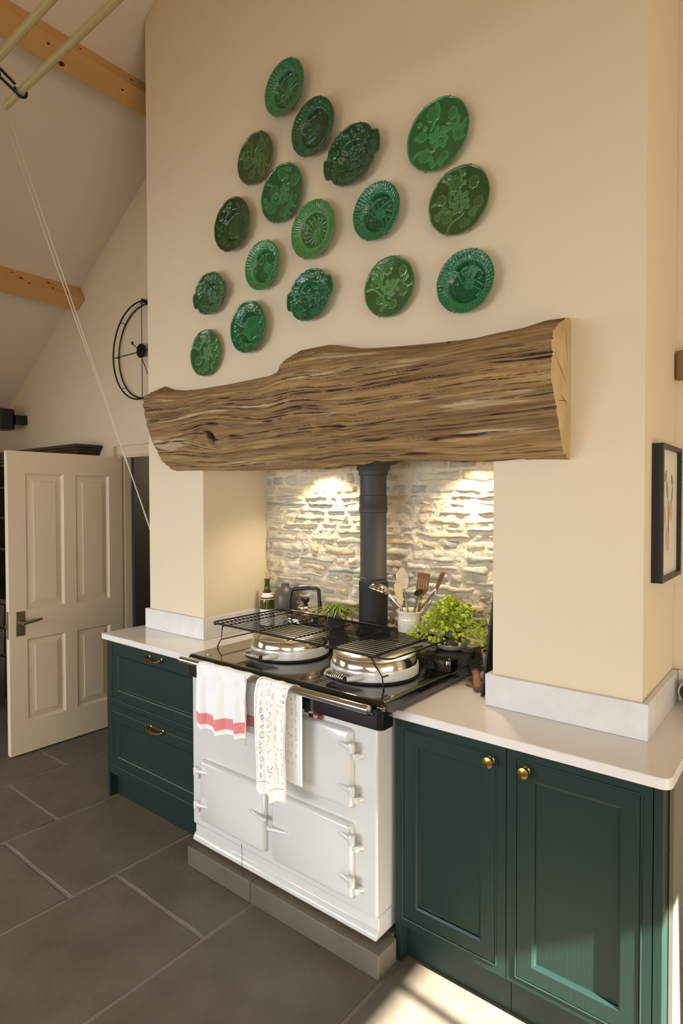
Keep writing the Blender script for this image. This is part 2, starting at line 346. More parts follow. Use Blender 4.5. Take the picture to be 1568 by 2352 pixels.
# open door leaf, face towards +x
dx1 = -.972; dx0 = dx1-.042; dy0, dy1 = -.338, .425; dzb, dzt = .008, 1.885
def door_leaf():
    st, dp = .11, .010
    ys = [dy0, dy0+.105, dy0+.345, dy0+.425, dy1-.10, dy1]
    zs = [dzb, .20, .72, .90, 1.75, dzt]
    mb = MB(); x = dx1
    mb.box(dx0, x, ys[0], ys[1], dzb, dzt); mb.box(dx0, x, ys[4], ys[5], dzb, dzt)
    mb.box(dx0, x, ys[2], ys[3], dzb, dzt)
    for a, b in ((ys[1], ys[2]), (ys[3], ys[4])):
        mb.box(dx0, x, a, b, zs[0], zs[1]); mb.box(dx0, x, a, b, zs[2], zs[3]); mb.box(dx0, x, a, b, zs[4], zs[5])
    leaf = props(build('door_1', mb, M['doorp'], origin=(dx1, dy1, 0), smooth=0), kind='structure')
    for a, b in ((ys[1], ys[2]), (ys[3], ys[4])):
        for c, d in ((zs[1], zs[2]), (zs[3], zs[4])):
            p = MB(); lv = [(0, 0), (.013, -.014), (.016, -.016), (.05, -.008), (.052, -.004)]
            V = []; 
            for i, (ins, dep) in enumerate(lv):
                V += [(x+dep, a+ins, c+ins), (x+dep, b-ins, c+ins), (x+dep, b-ins, d-ins), (x+dep, a+ins, d-ins)]
            F = [(i*4+j, i*4+(j+1) % 4, i*4+4+(j+1) % 4, i*4+4+j) for i in range(len(lv)-1) for j in range(4)]
            q = len(lv)*4-4; F.append((q, q+1, q+2, q+3)); n = len(V)
            V += [(dx0+.012, a, c), (dx0+.012, b, c), (dx0+.012, b, d), (dx0+.012, a, d)]
            F += [(n, n+1, n+2, n+3)]+[(j, (j+1) % 4, n+(j+1) % 4, n+j) for j in range(4)]
            p.add(V, F); build('door_panel', p, M['doorp'], leaf, smooth=0)
    h = MB().box(x, x+.006, dy0+.038, dy0+.092, .745, .895); hp = build('handle_plate', h, M['bronze'], leaf, smooth=0, bevel=.001)
    l = MB().tube([(x+.005, dy0+.064, .828), (x+.045, dy0+.064, .828)], .009, 12); l.tube([(x+.045, dy0+.060, .828), (x+.05, dy0+.10, .832), (x+.047, dy0+.15, .836), (x+.044, dy0+.178, .84)], [.011, .0105, .009, .006], 10)
    build('handle_lever', l, M['bronze'], hp)
    build('latch_plate', MB().box(dx0+.009, dx1-.009, dy0-.002, dy0+.001, .73, .90).box(dx0+.016, dx1-.016, dy0-.012, dy0-.002, .80, .83), M['bronze'], leaf, smooth=0)
door_leaf()

# ------------------------------------------------------------------ purlins
def purlin(ax, label, knots):
    az = ceil_z(ax)-.001; n = Vector((.527, 0, -.85)); a = Vector((-.85, 0, -.527)); y0, y1 = -4.345, YG-.003
    P = [Vector((ax, 0, az)), Vector((ax, 0, az))+n*.122, Vector((ax, 0, az))+n*.122+a*.125, Vector((ax, 0, az))+a*.125]
    mb = MB(); mb.add([(p.x, y, p.z) for y in (y0, y1) for p in P], [(0, 1, 2, 3), (7, 6, 5, 4), (0, 4, 5, 1), (1, 5, 6, 2), (2, 6, 7, 3), (3, 7, 4, 0)])
    o = props(build('ceiling_beam', mb, M['pine'], origin=(ax, y1, az), smooth=0, bevel=.004), label, 'beam')
    for y, t, r, side in knots:
        if side: c = P[0]+n*.122+a*(.125*t); u1, n1 = a, n
        else: c = P[0]+n*(.122*t); u1, n1 = n, Vector((.85, 0, .527))
        c = Vector((c.x, y, c.z)); V = [c+n1*.0008+u1*(r*math.cos(q*PI/6))+Vector((0, r*1.3*math.sin(q*PI/6), 0)) for q in range(12)]
        build('knot', MB().add(V, [tuple(range(12))]), M['knot'], o, smooth=0)
purlin(-.246, 'upper pine ceiling beam running in behind the chimney breast', [(-.33, .75, .012, 1), (-.42, .3, .006, 1), (.0, .4, .006, 1), (.155, .35, .007, 1), (-.25, .5, .007, 0), (.05, .5, .009, 0)])
purlin(-1.57, 'lower pine ceiling beam ending at the gable wall above the door', [(.2, .35, .008, 0), (.22, .7, .007, 0), (.0, .6, .01, 0), (.33, .75, .005, 0), (-.05, .3, .006, 0), (.05, .85, .006, 0)])
# beam stub on the gable right of the breast
props(build('wall_beam', MB().box(2.485, 3.6, YG-.03, YG-.001, 1.992, 2.092), M['wood'], origin=(2.5, YG, 2.04), smooth=0, bevel=.004), 'brown timber set in the wall right of the chimney breast', 'beam')

# ------------------------------------------------------------------ log mantel
TOP = [(.13, 2.165), (.165, 2.184), (.246, 2.155), (.391, 2.135), (.528, 2.128), (.78, 2.125), (.896, 2.126), (1.006, 2.129), (1.111, 2.149), (1.154, 2.18), (1.181, 2.213), (1.216, 2.222), (1.259, 2.217), (1.329, 2.213), (1.374, 2.197), (1.461, 2.176), (1.605, 2.162), (1.793, 2.146), (1.962, 2.136), (2.115, 2.138), (2.207, 2.145), (2.266, 2.142)]
BOT = [(.12, 1.90), (.14, 1.85), (.17, 1.81), (.21, 1.775), (.26, 1.735), (.524, 1.731), (.776, 1.719), (.893, 1.717), (1.109, 1.714), (1.304, 1.707), (1.439, 1.717), (1.524, 1.729), (1.664, 1.73), (1.793, 1.724), (1.897, 1.713), (2.011, 1.711), (2.117, 1.715), (2.266, 1.711)]
PRO = [(0, 1), (.30, .97), (.72, .90), (.95, .83), (1, .76), (.98, .66), (.94, .55), (.84, .42), (.70, .28), (.52, .15), (.36, .07), (.2, .025), (0, 0)]
def log_mantel():
    NX, NT = 1000, 340; x = np.linspace(.12, 2.266, NX)
    zt = np.interp(x, *zip(*TOP)); zb = np.interp(x, *zip(*BOT))
    pr = np.array(PRO); seg = np.r_[0, np.cumsum(np.hypot(np.diff(pr[:, 0])*.17, np.diff(pr[:, 1])*.43))]
    t = np.linspace(0, seg[-1], NT); pd = np.interp(t, seg, pr[:, 0]); ph = np.interp(t, seg, pr[:, 1])
    k = np.hanning(25); k /= k.sum(); pad = np.r_[np.full(12, pd[0]), pd, np.full(12, pd[-1])]; pds = np.convolve(pad, k, 'valid')
    wgt = np.sin(np.linspace(0, PI, NT))**.3; pd = pd*(1-wgt)+pds*wgt
    Xg = x[:, None]+0*t[None, :]; T = t[None, :]+0*Xg
    dep = .172*(1+.05*vn(x*3, x*0, 3))*(1-.55*np.exp(-((x-.12)/.055)**2)*1); dep = dep[:, None]
    Y = -dep*pd[None, :]-.004; Z = zb[:, None]+(zt-zb)[:, None]*ph[None, :]
    # grain coordinate, bent around two knots and following the top line
    zw = Z-1.71; bend = .10*(zt-2.13)[:, None]*ph[None, :]
    g = zw-bend*.9+.010*vn(Xg*4, zw*5, 8)+.018*vn(Xg*1.6, zw*3, 81)
    for kx, kz, rx, rz, am in ((.70, 1.875, .16, .06, .040), (.90, 1.90, .2, .07, .016), (1.25, 1.93, .10, .05, .010), (1.45, 1.86, .05, .03, .01)):
        dxk = (Xg-kx)/rx; dzk = (Z-kz)/rz; g = g-am*np.exp(-dxk**2)*np.tanh(dzk*1.5)*np.exp(-(dzk/2.2)**2)
    f1 = vn(Xg*1.3, g*42, 31); f2 = vn(Xg*2.6, g*105, 32); f3 = vn(Xg*6, g*230, 33); lo = fbm(Xg*2.2, g*9, 40, 3)
    rc_ = random.Random(9); crk_m = np.zeros_like(Xg)
    gmin, gmax = float(g.min()), float(g.max())
    for k in range(230):
        g0 = rc_.uniform(gmin, gmax); xa = rc_.uniform(0, 2.1); L = rc_.choice([.12, .2, .3, .45, .7]); w_ = rc_.uniform(.0007, .0022)*(2.0 if rc_.random() < .14 else 1)
        tx = np.clip((x-xa)/L, 0, 1); tp = np.sin(PI*tx)**.5*(.6+.4*vn(x*25, x*0, k)); wob = g0+.005*vn(x*4, x*0, k+300)+.0014*vn(x*19, x*0, k+600)
        i0, i1 = np.searchsorted(x, xa), np.searchsorted(x, xa+L)
        if i1-i0 < 3: continue
        sl_ = slice(i0, i1); wl_ = (w_*np.maximum(tp[sl_], .05))[:, None]
        crk_m[sl_] = np.maximum(crk_m[sl_], np.exp(-((g[sl_]-wob[sl_, None])/wl_)**2)*np.clip(tp[sl_]*1.6, 0, 1)[:, None])
    cr1 = crk_m; cr2 = (1-ss(.0, .10, np.abs(f2)))*ss(0, .5, vn(Xg*1.7, g*25, 46))*.5
    disp = .0042*f1+.0034*f2+.0018*f3+.016*lo-.014*cr1-.004*cr2
    kn = np.exp(-(((Xg-.70)/.022)**2+((Z-1.865)/.026)**2)); kr = np.exp(-(((Xg-.70)/.06)**2+((Z-1.875)/.05)**2))
    disp = disp-.030*kn+.014*kr+.004*kr*np.sin(60*np.hypot((Xg-.7)*.8, Z-1.87))
    ramp = np.sin(np.linspace(0, PI, NT))**.18
    disp = disp*ramp[None, :]
    nd = np.gradient(Y, axis=1); nz = np.gradient(Z, axis=1); ln = np.hypot(nd, nz)+1e-9; ny, nzz = nz/ln, -nd/ln
    sgn = np.where(ny > 0, -1, 1); Y = np.minimum(Y+ny*sgn*disp, -.002); Z = Z+nzz*sgn*disp
    Xe = Xg+(.03*fbm(Z*16, Z*0+2, 7)-.00)*np.exp(-((Xg-.12)/.06)**2)
    # colour of the weathered wood itself
    base = np.array(lin((164, 132, 88))); pale = np.array(lin((222, 200, 164))); dark = np.array(lin((104, 76, 46))); crk = np.array(lin((58, 40, 25))); gold = np.array(lin((200, 168, 116)))
    C = base+(gold-base)*ss(-.2, .6, f1*.5+lo*.6+.5*f3+.3*vn(Xg*2, g*60, 71))[..., None]*.65
    C = C+(dark-C)*(ss(.0, .9, -f2*.7-f1*.5+.35*f3+.4*vn(Xg*1.6, g*30, 50))*.5)[..., None]
    pm = ss(.10, .35, vn(Xg*2, g*40, 60)*.5+.6*fbm(Xg*5, g*80, 61, 3)+.75*np.exp(-((Xg-2.0)/.28)**2-((Z-1.885-.06*(Xg-2))/.045)**2)+.5*np.exp(-((Xg-2.05)/.35)**2-((Z-1.805)/.02)**2)-.30)
    pm = np.maximum(pm, ss(.35, .6, np.exp(-((Xg-.37)/.24)**2-((Z-1.855-.02*vn(Xg*8, Xg*0, 5))/.024)**2)+.35*fbm(Xg*7, g*50, 5, 3)))
    edge = Z-(zb[:, None]+.030+.012*vn(Xg*6, Xg*0, 91)); pm = np.maximum(pm, (1-ss(.003, .009, np.abs(edge)))*ss(-.1, .3, vn(Xg*2.2, Xg*0+4, 92)+.1)*(Xg > .55)*(Xg < 1.8))
    C = C+(pale-C)*(pm*.85)[..., None]
    C = C+(crk-C)*np.clip(cr1*1.3+cr2*.8+kn*1.2, 0, 1)[..., None]
    t_ = thing('log_mantel', (1.19, 0, 1.71), 'massive weathered oak log mantel with a knot above the range alcove', 'mantel')
    V = np.stack([Xe, Y, Z], -1); grid_mesh('bark_face', V, NX, NT, M['log'], t_, colors=np.clip(C, 0, 1))
    # end faces and back
    R = V[-1, ::3]; mb = MB(); c = [(R[:, 0].mean(), -.004, 1.93)]
    mb.add([tuple(p) for p in R]+[(2.266, -.002, R[-1, 2]), (2.266, -.002, R[0, 2])], [tuple(range(len(R)+2))])
    e = build('sawn_end', mb, M['logend'], t_, smooth=0)
    props(e, 'pale smooth sawn end of the log')
    ck = MB()
    for (ya, za, yb, zb_) in ((-.16, 2.02, -.03, 1.93), (-.10, 1.90, -.02, 1.87), (-.13, 1.875, -.03, 1.885), (-.05, 2.1, -.03, 2.0)):
        dv = Vector((0, yb-ya, zb_-za)); nn = Vector((0, -dv.z, dv.y)).normalized()*.0012; a_ = Vector((2.2668, ya, za)); b_ = Vector((2.2668, yb, zb_)); ck.add([a_, a_*.5+b_*.5+nn, b_, a_*.5+b_*.5-nn], [(0, 1, 2, 3)])
    build('end_crack', ck, M['felt'], t_, smooth=0)
    L = V[0, ::3]; mb = MB(); mb.add([tuple(p) for p in L]+[(float(L[0, 0]), -.002, float(L[-1, 2])), (float(L[0, 0]), -.002, float(L[0, 2]))], [tuple(range(len(L)+2))])
    build('rough_end', mb, M['wood'], t_, smooth=0)
    bk = MB(); bk.add([(float(a), -.0015, float(b)) for a, b in zip(x[::30], zt[::30]-.006)]+[(float(a), -.0015, float(b)) for a, b in zip(x[::30][::-1], (zb[::30]+.004)[::-1])], [tuple(range(60))] if len(x[::30]) == 30 else [tuple(range(2*len(x[::30])))])
    build('back_face', bk, M['wood'], t_, smooth=0)
log_mantel()

# ------------------------------------------------------------------ downlights in the alcove soffit
for i, (x, lb) in enumerate(((.93, 'round recessed downlight in the alcove soffit left of the flue'), (1.76, 'round recessed downlight in the alcove soffit right of the flue'))):
    t = thing('downlight', (x, .30, 1.765), lb, 'light', 'downlights in the alcove soffit')
    build('trim_ring', MB().lathe([(.026, 0), (.042, 0), (.042, -.004), (.030, -.006), (.026, -.003), (.026, 0)], (x, .30, 1.765), 28), M['lamp'], t)
    build('lens', MB().lathe([(.0, -.001), (.026, -.001), (.026, -.003), (0, -.003)], (x, .30, 1.765), 24), M['lens'], t)
    l = light('downlight_beam', 'SPOT', (0, 0, -.02), 16, (1, .84, .62), (0, .10, -1), spot_size=2.3, spot_blend=.7, shadow_soft_size=.02); l.parent = t

# ------------------------------------------------------------------ worktops and upstands
def rounded_rect(x0, x1, y0, y1, r, corners):
    P = []
    for cx_, cy_, a0, key in ((x1, y0, -PI/2, 'br'), (x1, y1, 0, 'tr'), (x0, y1, PI/2, 'tl'), (x0, y0, PI, 'bl')):
        if key in corners:
            ox, oy = (cx_-r if 'r' in key else cx_+r), (cy_+r if 'b' in key else cy_-r)
            for k in range(7): a = a0+k*PI/12; P.append((ox+r*math.cos(a), oy+r*math.sin(a)))
        else: P.append((cx_, cy_))
    return P
g = .0305
wl = MB(); wl.prism([(-.0795, -.244), (.785, -.244), (.785, .44), (A+.0, .44), (A+.0, -.001), (-.001, -.001), (-.001, .44), (-.0795, .44)], ZC-g, ZC, 'xy')
props(build('worktop', wl, M['quartz'], origin=(.3, 0, ZC-g), smooth=0, bevel=.003), 'white quartz worktop left of the range over the green drawers', 'worktop')
pr_ = rounded_rect(1.742, 2.5975, -.244, .44, .028, ('br',)); 
P = [(1.742, .438), (1.742, -.244)]+[p for p in pr_ if p[0] > 2.5 and p[1] < 0]+[(2.5975, .45), (W+.001, .45), (W+.001, -.001), (B-.001, -.001), (B-.001, .438)]
wr = MB(); wr.prism(P, ZC-g, ZC, 'xy')
props(build('worktop', wr, M['quartz'], origin=(2.1, 0, ZC-g), smooth=0, bevel=.003), 'white quartz worktop with rounded corner right of the range', 'worktop')
T_, H_ = .0195, .1075
def upstand(label, runs, org):
    t = thing('upstand', org, label, 'upstand', 'quartz upstands around the chimney piers')
    for r in runs: build('slab', MB().box(*r[:4], ZC+.0005, ZC+H_), M['quartz2'], t, smooth=0, bevel=.0015, seg=1)
e_ = .0006
upstand('veined quartz upstand wrapping the pier left of the range', [(-T_, A+T_, -T_, -e_), (-T_, -e_, -e_, .44), (A+e_, A+T_, -e_, D-.03)], (.2, -.01, ZC))
upstand('veined quartz upstand wrapping the pier right of the range', [(B-T_, W+T_, -T_, -e_), (W+e_, W+T_, -e_, .433), (B-T_, B-e_, -e_, D-.03)], (2.25, -.01, ZC))
upstand('quartz upstand on the back wall at the right picture edge', [(W+T_+.001, 2.597, .434, .4535)], (2.54, .44, ZC))
c_ = MB().box(W+.0, 2.5975, .45, .4545, ZC-g, ZC)

# ------------------------------------------------------------------ cabinets
def ring_profile(mb, x0, x1, z0, z1, prof, y):
    """nested rectangles (inset, depth) facing -y"""
    n = len(mb.v); V = []; F = []
    for ins, dep in prof: V += [(x0+ins, y+dep, z0+ins), (x1-ins, y+dep, z0+ins), (x1-ins, y+dep, z1-ins), (x0+ins, y+dep, z1-ins)]
    for i in range(len(prof)-1):
        for j in range(4): F.append((i*4+j, i*4+(j+1) % 4, i*4+4+(j+1) % 4, i*4+4+j))
    q = len(prof)*4-4; F.append((q, q+1, q+2, q+3)); mb.add(V, F)
FR = [(0, .016), (0, 0), (.0012, -.001), (.046, -.001), (.048, .000), (.053, .003), (.055, .0095), (.058, .0105), (.0585, .0105)]
YC = -.21
def face_frame(mb, x0, x1, z0, z1, cuts, y=YC, th=.02):
    xs = sorted({x0, x1, *[c for k in cuts for c in k[:2]]}); zs = sorted({z0, z1, *[c for k in cuts for c in k[2:]]})
    for a, b in zip(xs, xs[1:]):
        for c, d in zip(zs, zs[1:]):
            mx, mz = (a+b)/2, (c+d)/2
            if not any(k[0] < mx < k[1] and k[2] < mz < k[3] for k in cuts): mb.box(a, b, y, y+th, c, d)
def bead(mb, x0, x1, z0, z1, y=YC):
    r = .0028
    for a, b in (((x0, z0), (x1, z0)), ((x1, z0), (x1, z1)), ((x1, z1), (x0, z1)), ((x0, z1), (x0, z0))):
        mb.tube([(a[0], y-.0005, a[1]), (b[0], y-.0005, b[1])], r, 6)
def knob(parent, x, z):
    m = MB().lathe([(.012, 0), (.012, .002), (.006, .005), (.006, .012), (.009, .016), (.0165, .020), (.0175, .024), (.016, .028), (.008, .031), (0, .0315)], (x, YC-.001, z), 24, 'y')
    return build('knob', m, M['brass'], parent)
def base_unit(x0, x1, doors, label, group, left_leg, right_leg, knobs=None, drawers=None):
    t = thing('base_cabinet', ((x0+x1)/2, YC, 0), label, 'cabinet', group)
    zt, zb = ZC-g-.0006, .131; cuts = doors or drawers
    ca = MB(); ca.box(x0+.001, x0+.018, YC+.02, .42 if x0 > 0 and x0 < B else .42, zb, zt); ca.box(x1-.018, x1-.001, YC+.02, .42, zb, zt); ca.box(x0+.018, x1-.018, YC+.02, .42, zb, zb+.016)
    return t, zt, zb, cuts
def cabinet(x0, x1, cuts, label, kn, legs, depth_back):
    t = thing('base_cabinet', ((x0+x1)/2, YC, 0), label, 'cabinet')
    zt, zb = ZC-g-.0008, .131
    f = MB(); face_frame(f, x0, x1, zb, zt, [c[:4] for c in cuts]); build('face_frame', f, M['green'], t, smooth=0)
    b = MB(); [bead(b, *c[:4]) for c in cuts]; build('bead_moulding', b, M['green'], t)
    c_ = MB(); c_.box(x0+.0005, x0+.016, YC+.02, depth_back, zb, zt); c_.box(x1-.016, x1-.0005, YC+.02, depth_back, zb, zt); c_.box(x0+.016, x1-.016, YC+.02, depth_back, zb, zb+.016); c_.box(x0+.016, x1-.016, depth_back-.01, depth_back, zb+.016, zt)
    build('carcass', c_, M['green'], t, smooth=0)
    for c in cuts:
        d = MB(); gp_ = .0035; ring_profile(d, c[0]+gp_, c[1]-gp_, c[2]+gp_, c[3]-gp_, FR, YC); 
        nm = 'drawer_front' if c[4] == 'd' else 'door'
        o = build(nm, d, M['green'], t, smooth=0)
        if c[4] == 'd':
            h = MB(); hx, hz = c[5], c[6]; w2 = .062
            for sx in (-1, 1): h.lathe([(.010, 0), (.009, .003), (.005, .005), (.0045, .018)], (hx+sx*w2*.8, YC-.001, hz+.008), 12, 'y')
            h.tube([(hx+w2*math.cos(a), YC-.018-.016*math.sin(PI*k/14), hz+.010-.012*math.sin(PI*k/14)) for k, a in enumerate([PI-k*PI/14 for k in range(15)])], [.0042+.0018*math.sin(PI*k/14) for k in range(15)], 8)
            build('cup_handle', h, M['brass'], o)
        else: knob(o, c[5], c[6])
    k = MB()
    kx0 = x0
    k.box(x0+(.03 if legs[0] else 0), x1-(.03 if legs[1] else 0), YC+.042, YC+.058, .0, zb); build('kickboard', k, M['green'], t, smooth=0)
    return t, zb
tL, zb = cabinet(-.068, .742, [(-.036, .705, .532, .82, 'd', .357, .804), (-.036, .705, .179, .467, 'd', .365, .458)], 'dark green two drawer base cabinet with brass handles left of the range', None, (0, 0), .42)
build('end_panel', MB().box(-.088, -.0685, YC, .44, .0, ZC-g-.001), M['green'], tL, smooth=0, bevel=.001, seg=1)
build('frame_rail', MB().box(-.0675, .742, YC-.0035, YC+.0, .494, .503), M['green'], tL, smooth=0)
tA, _ = cabinet(1.774, 2.150, [(1.784, 2.119, .158, .808, 'c', 2.103, .788)], 'dark green cupboard beside the range with brass knob at upper right', None, (0, 0), .42)
build('end_panel', MB().box(1.752, 1.7735, YC, .44, .0, ZC-g-.001), M['green'], tA, smooth=0, bevel=.001, seg=1)
tB, _ = cabinet(2.1525, 2.5495, [(2.181, 2.523, .155, .811, 'c', 2.213, .787)], 'dark green cupboard at far right with brass knob at upper left', None, (0, 0), .42)
build('end_panel', MB().box(2.5515, 2.5735, YC, .44, .0, ZC-g-.001), M['green'], tB, smooth=0, bevel=.001, seg=1)
# tongue and groove return panel behind the end panel
tg = thing('grooved_panel', (2.59, 0, 0), 'taupe tongue and groove panel facing right under the worktop end', 'panel')
for k in range(9):
    y = -.14+k*.065; build('board', MB().box(2.5742, 2.588, y+.002, y+.063, .0, ZC-g-.001), M['taupe'], tg, smooth=0, bevel=.002, seg=1)

# ------------------------------------------------------------------ stone plinth
pg = thing('stone_plinth', (1.26, -.1, 0), 'grey slate plinth of three stones under the white range', 'plinth')
for (x0, x1, y0, y1, nm) in ((.7535, 1.147, -.327, -.22, 0), (1.150, 1.7635, -.327, -.22, 0), (.76, 1.745, -.218, .42, 0)):
    build('stone', MB().box(x0, x1, y0, y1, .0003, .0835), M['slate'], pg, smooth=0, bevel=.003)
# rusty bricks between plinth and range
# ------------------------------------------------------------------ range cooker
rc = thing('range_cooker', (1.26, 0, .084), 'white enamel cast iron range cooker with black hob in the alcove', 'cooker')
XA, XB, YF = .747, 1.733, -.293
build('base_gap', MB().box(XA+.02, XB-.012, YF+.012, .38, .0845, .1), M['rust'], rc, smooth=0)
body = MB(); body.box(XA, XB, YF, .395, .168, .838)
build('body', body, M['enamel'], rc, smooth=0, bevel=.012, seg=4)
sk = MB(); sk.prism([(YF+.014, .169), (.39, .169), (.39, .0975), (YF-.002, .0975), (YF-.002, .112), (YF+.007, .124), (YF+.014, .128)], XA+.004, XB-.002, 'yz')
build('skirt', sk, M['enamel'], rc, bevel=.003)
# hob casting: rounded slab with deep front fascia
HX0, HX1, HY0, HY1, HZ = .785, 1.802, -.352, .405, .935
def slab(x0, x1, y0, y1, r, prof, n=8):
    """prof: list of (inset, z); rounded-rectangle loft"""
    V = []; F = []; cnt = 4*(n+1)
    for ins, z in prof:
        rr = max(r-ins, .001)
        for cx_, cy_, a0 in ((x1-ins-rr, y0+ins+rr, -PI/2), (x1-ins-rr, y1-ins-rr, 0), (x0+ins+rr, y1-ins-rr, PI/2), (x0+ins+rr, y0+ins+rr, PI)):
            for k in range(n+1):
                a = a0+k*PI/2/n; V.append((cx_+rr*math.cos(a), cy_+rr*math.sin(a), z))
    L = len(prof)
    for i in range(L-1):
        for j in range(cnt): F.append((i*cnt+j, i*cnt+(j+1) % cnt, (i+1)*cnt+(j+1) % cnt, (i+1)*cnt+j))
    F.append(tuple(range(cnt))[::-1]); F.append(tuple((L-1)*cnt+k for k in range(cnt)))
    return MB().add(V, F)
hob = slab(HX0, HX1, HY0, HY1, .028, [(.012, ZC+.003), (.002, ZC+.008), (0, .900), (0, .914), (.003, .922), (.009, .9295), (.016, .9325), (.024, .9325)])
build('hob_top', hob, M['black'], rc, smooth=.9)
fas = slab(.778, 1.790, -.345, -.262, .024, [(.008, .834), (.001, .838), (0, .846), (0, ZC+.012)])
build('front_fascia', fas, M['black'], rc, smooth=.9)
shelf = slab(.84, 1.800, .095, .402, .022, [(-.004, .9327), (0, .938), (0, .970), (.003, .977), (.009, .980)])
build('rear_shelf', shelf, M['black'], rc, smooth=.9)
for i, (x, y) in enumerate(((1.776, -.272), (.875, -.302))):
    build('steel_stud', MB().lathe([(.010, 0), (.010, .0015), (0, .003)], (x, y, .9326), 16), M['chrome'], rc)
# dark cast plate rings on the hob + lids
def lid(cx_, cy_, hang):
    z0 = .9335
    base = MB().lathe([(.166, 0), (.166, .003), (.160, .005)], (cx_, cy_, z0), 64); pl = build('hotplate', base, M['felt'], rc)
    lo = MB().lathe([(.0, .0065), (.163, .0065), (.1665, .010), (.167, .036), (.165, .043), (.160, .045)], (cx_, cy_, z0), 72)
    l = build('lid', lo, M['enamel'], rc)
    band = MB().lathe([(.161, .044), (.161, .047), (.156, .072), (.151, .078)], (cx_, cy_, z0), 72); build('chrome_band', band, M['steel'], l)
    dome = MB().lathe([(.150, .076), (.1555, .077), (.1555, .080), (.146, .087), (.12, .0925), (.06, .0955), (0, .096)], (cx_, cy_, z0), 72); d = build('lid_dome', dome, M['satin'], l)
    # handle: white arms and coiled spring grip at the front left
    a0 = hang; hx, hy = cx_+.204*math.cos(a0), cy_+.204*math.sin(a0); tdir = Vector((-math.sin(a0), math.cos(a0), 0))
    c0 = Vector((hx, hy, z0+.026)); arm = MB()
    for s in (-1, 1):
        arm = MB(); e = c0+tdir*(.052*s); root = Vector((cx_, cy_, z0+.026))+Vector((math.cos(a0+s*.45), math.sin(a0+s*.42), 0))*.162
        arm.tube([root, root*.5+e*.5+Vector((math.cos(a0), math.sin(a0), 0))*.012, e], [.012, .010, .008], 10)
        build('handle_arm', arm, M['enamel'], l)
    coil = MB(); n = 150; pts = []
    for k in range(n):
        q = k/(n-1); rr = .0085+.0058*math.sin(PI*q); a = q*2*PI*11; pts.append(c0+tdir*(.048*(2*q-1))+Vector((0, 0, 1))*rr*math.sin(a)+Vector((math.cos(a0), math.sin(a0), 0))*rr*math.cos(a))
    coil.tube(pts, .0024, 6); build('coil_handle', coil, M['chrome2'], l)
    build('handle_core', MB().tube([c0-tdir*.05, c0+tdir*.05], .006, 10), M['blackp'], l)
    return l
lid(1.124, -.068, math.radians(-92)); lid(1.572, -.080, math.radians(-96))
# doors
def cushion(x0, x1, z0, z1, y, th):
    V = []; F = []; n = 8; cnt = 4*(n+1); prof = [(0, 0), (0, -th*.45), (.004, -th*.8), (.012, -th)]
    r = .016
    for ins, d in prof:
        rr = max(r-ins*.6, .003)
        for cx_, cz_, a0 in ((x1-ins-rr, z0+ins+rr, -PI/2), (x1-ins-rr, z1-ins-rr, 0), (x0+ins+rr, z1-ins-rr, PI/2), (x0+ins+rr, z0+ins+rr, PI)):
            for k in range(n+1):
                a = a0+k*PI/2/n; V.append((cx_+rr*math.cos(a), y+d, cz_+rr*math.sin(a)))
    for i in range(len(prof)-1):
        for j in range(cnt): F.append((i*cnt+j, i*cnt+(j+1) % cnt, (i+1)*cnt+(j+1) % cnt, (i+1)*cnt+j))
    F.append(tuple(range(cnt))); F.append(tuple((len(prof)-1)*cnt+k for k in range(cnt)))
    return MB().add(V, F)
def hinge(mb, x, z, s):
    y = YF-.022
    mb.tube([(x-s*.085, YF-.014, z-.001), (x-s*.05, YF-.020, z), (x-s*.014, y-.005, z), (x-s*.002, y-.008, z)], [.005, .010, .0125, .0125], 12)
    mb.lathe([(.0, -.018), (.0125, -.016), (.013, .010), (.009, .016), (0, .017)], (x-s*.002, y-.008, z), 16)
    mb.lathe([(.0, -.042), (.012, -.040), (.013, -.024), (.012, -.020), (0, -.020)], (x+s*.008, y+.004, z), 16)
    mb.tube([(x+s*.008, y+.004, z-.031), (x+s*.022, YF+.004, z-.031)], .011, 10)
def oven_door(x0, x1, z0, z1, hz, s, latch):
    d = build('oven_door', cushion(x0, x1, z0, z1, YF-.0005, .024), M['enamel'], rc, smooth=.9)
    for z in hz:
        h = MB(); hinge(h, x1+.012 if s > 0 else x0-.012, z, s); build('hinge', h, M['enamel'], d)
    if latch:
        lx, lz, sg = latch; h = MB(); y = YF-.026
        h.tube([(lx-sg*.10, YF-.018, lz+.004), (lx-sg*.055, y-.002, lz+.004), (lx+sg*.003, y-.012, lz), (lx+sg*.016, y-.006, lz)], [.004, .007, .0095, .006], 10)
        build('latch', h, M['enamel'], d)
    return d
oven_door(1.245, 1.640, .522, .797, (.745, .597), 1, None)
oven_door(1.256, 1.640, .207, .470, (.430, .285), 1, (1.262, .336, -1))
oven_door(.823, 1.214, .213, .476, (.430, .285), -1, (1.222, .360, 1))
# control label
lb = build('label_plate', MB().box(1.36, 1.504, YF-.004, YF-.0005, .788, .826), M['chrome2'], rc, smooth=0)
for i in range(6):
    for j in range(2):
        c = M['paper'] if (i+j) % 3 else M['felt']
        if i > 3 and (i+j) % 2: c = M['red']
        build('label_print', MB().box(1.372+i*.021, 1.391+i*.021, YF-.0052, YF-.004, .794+j*.015, .807+j*.015), c, lb, smooth=0)
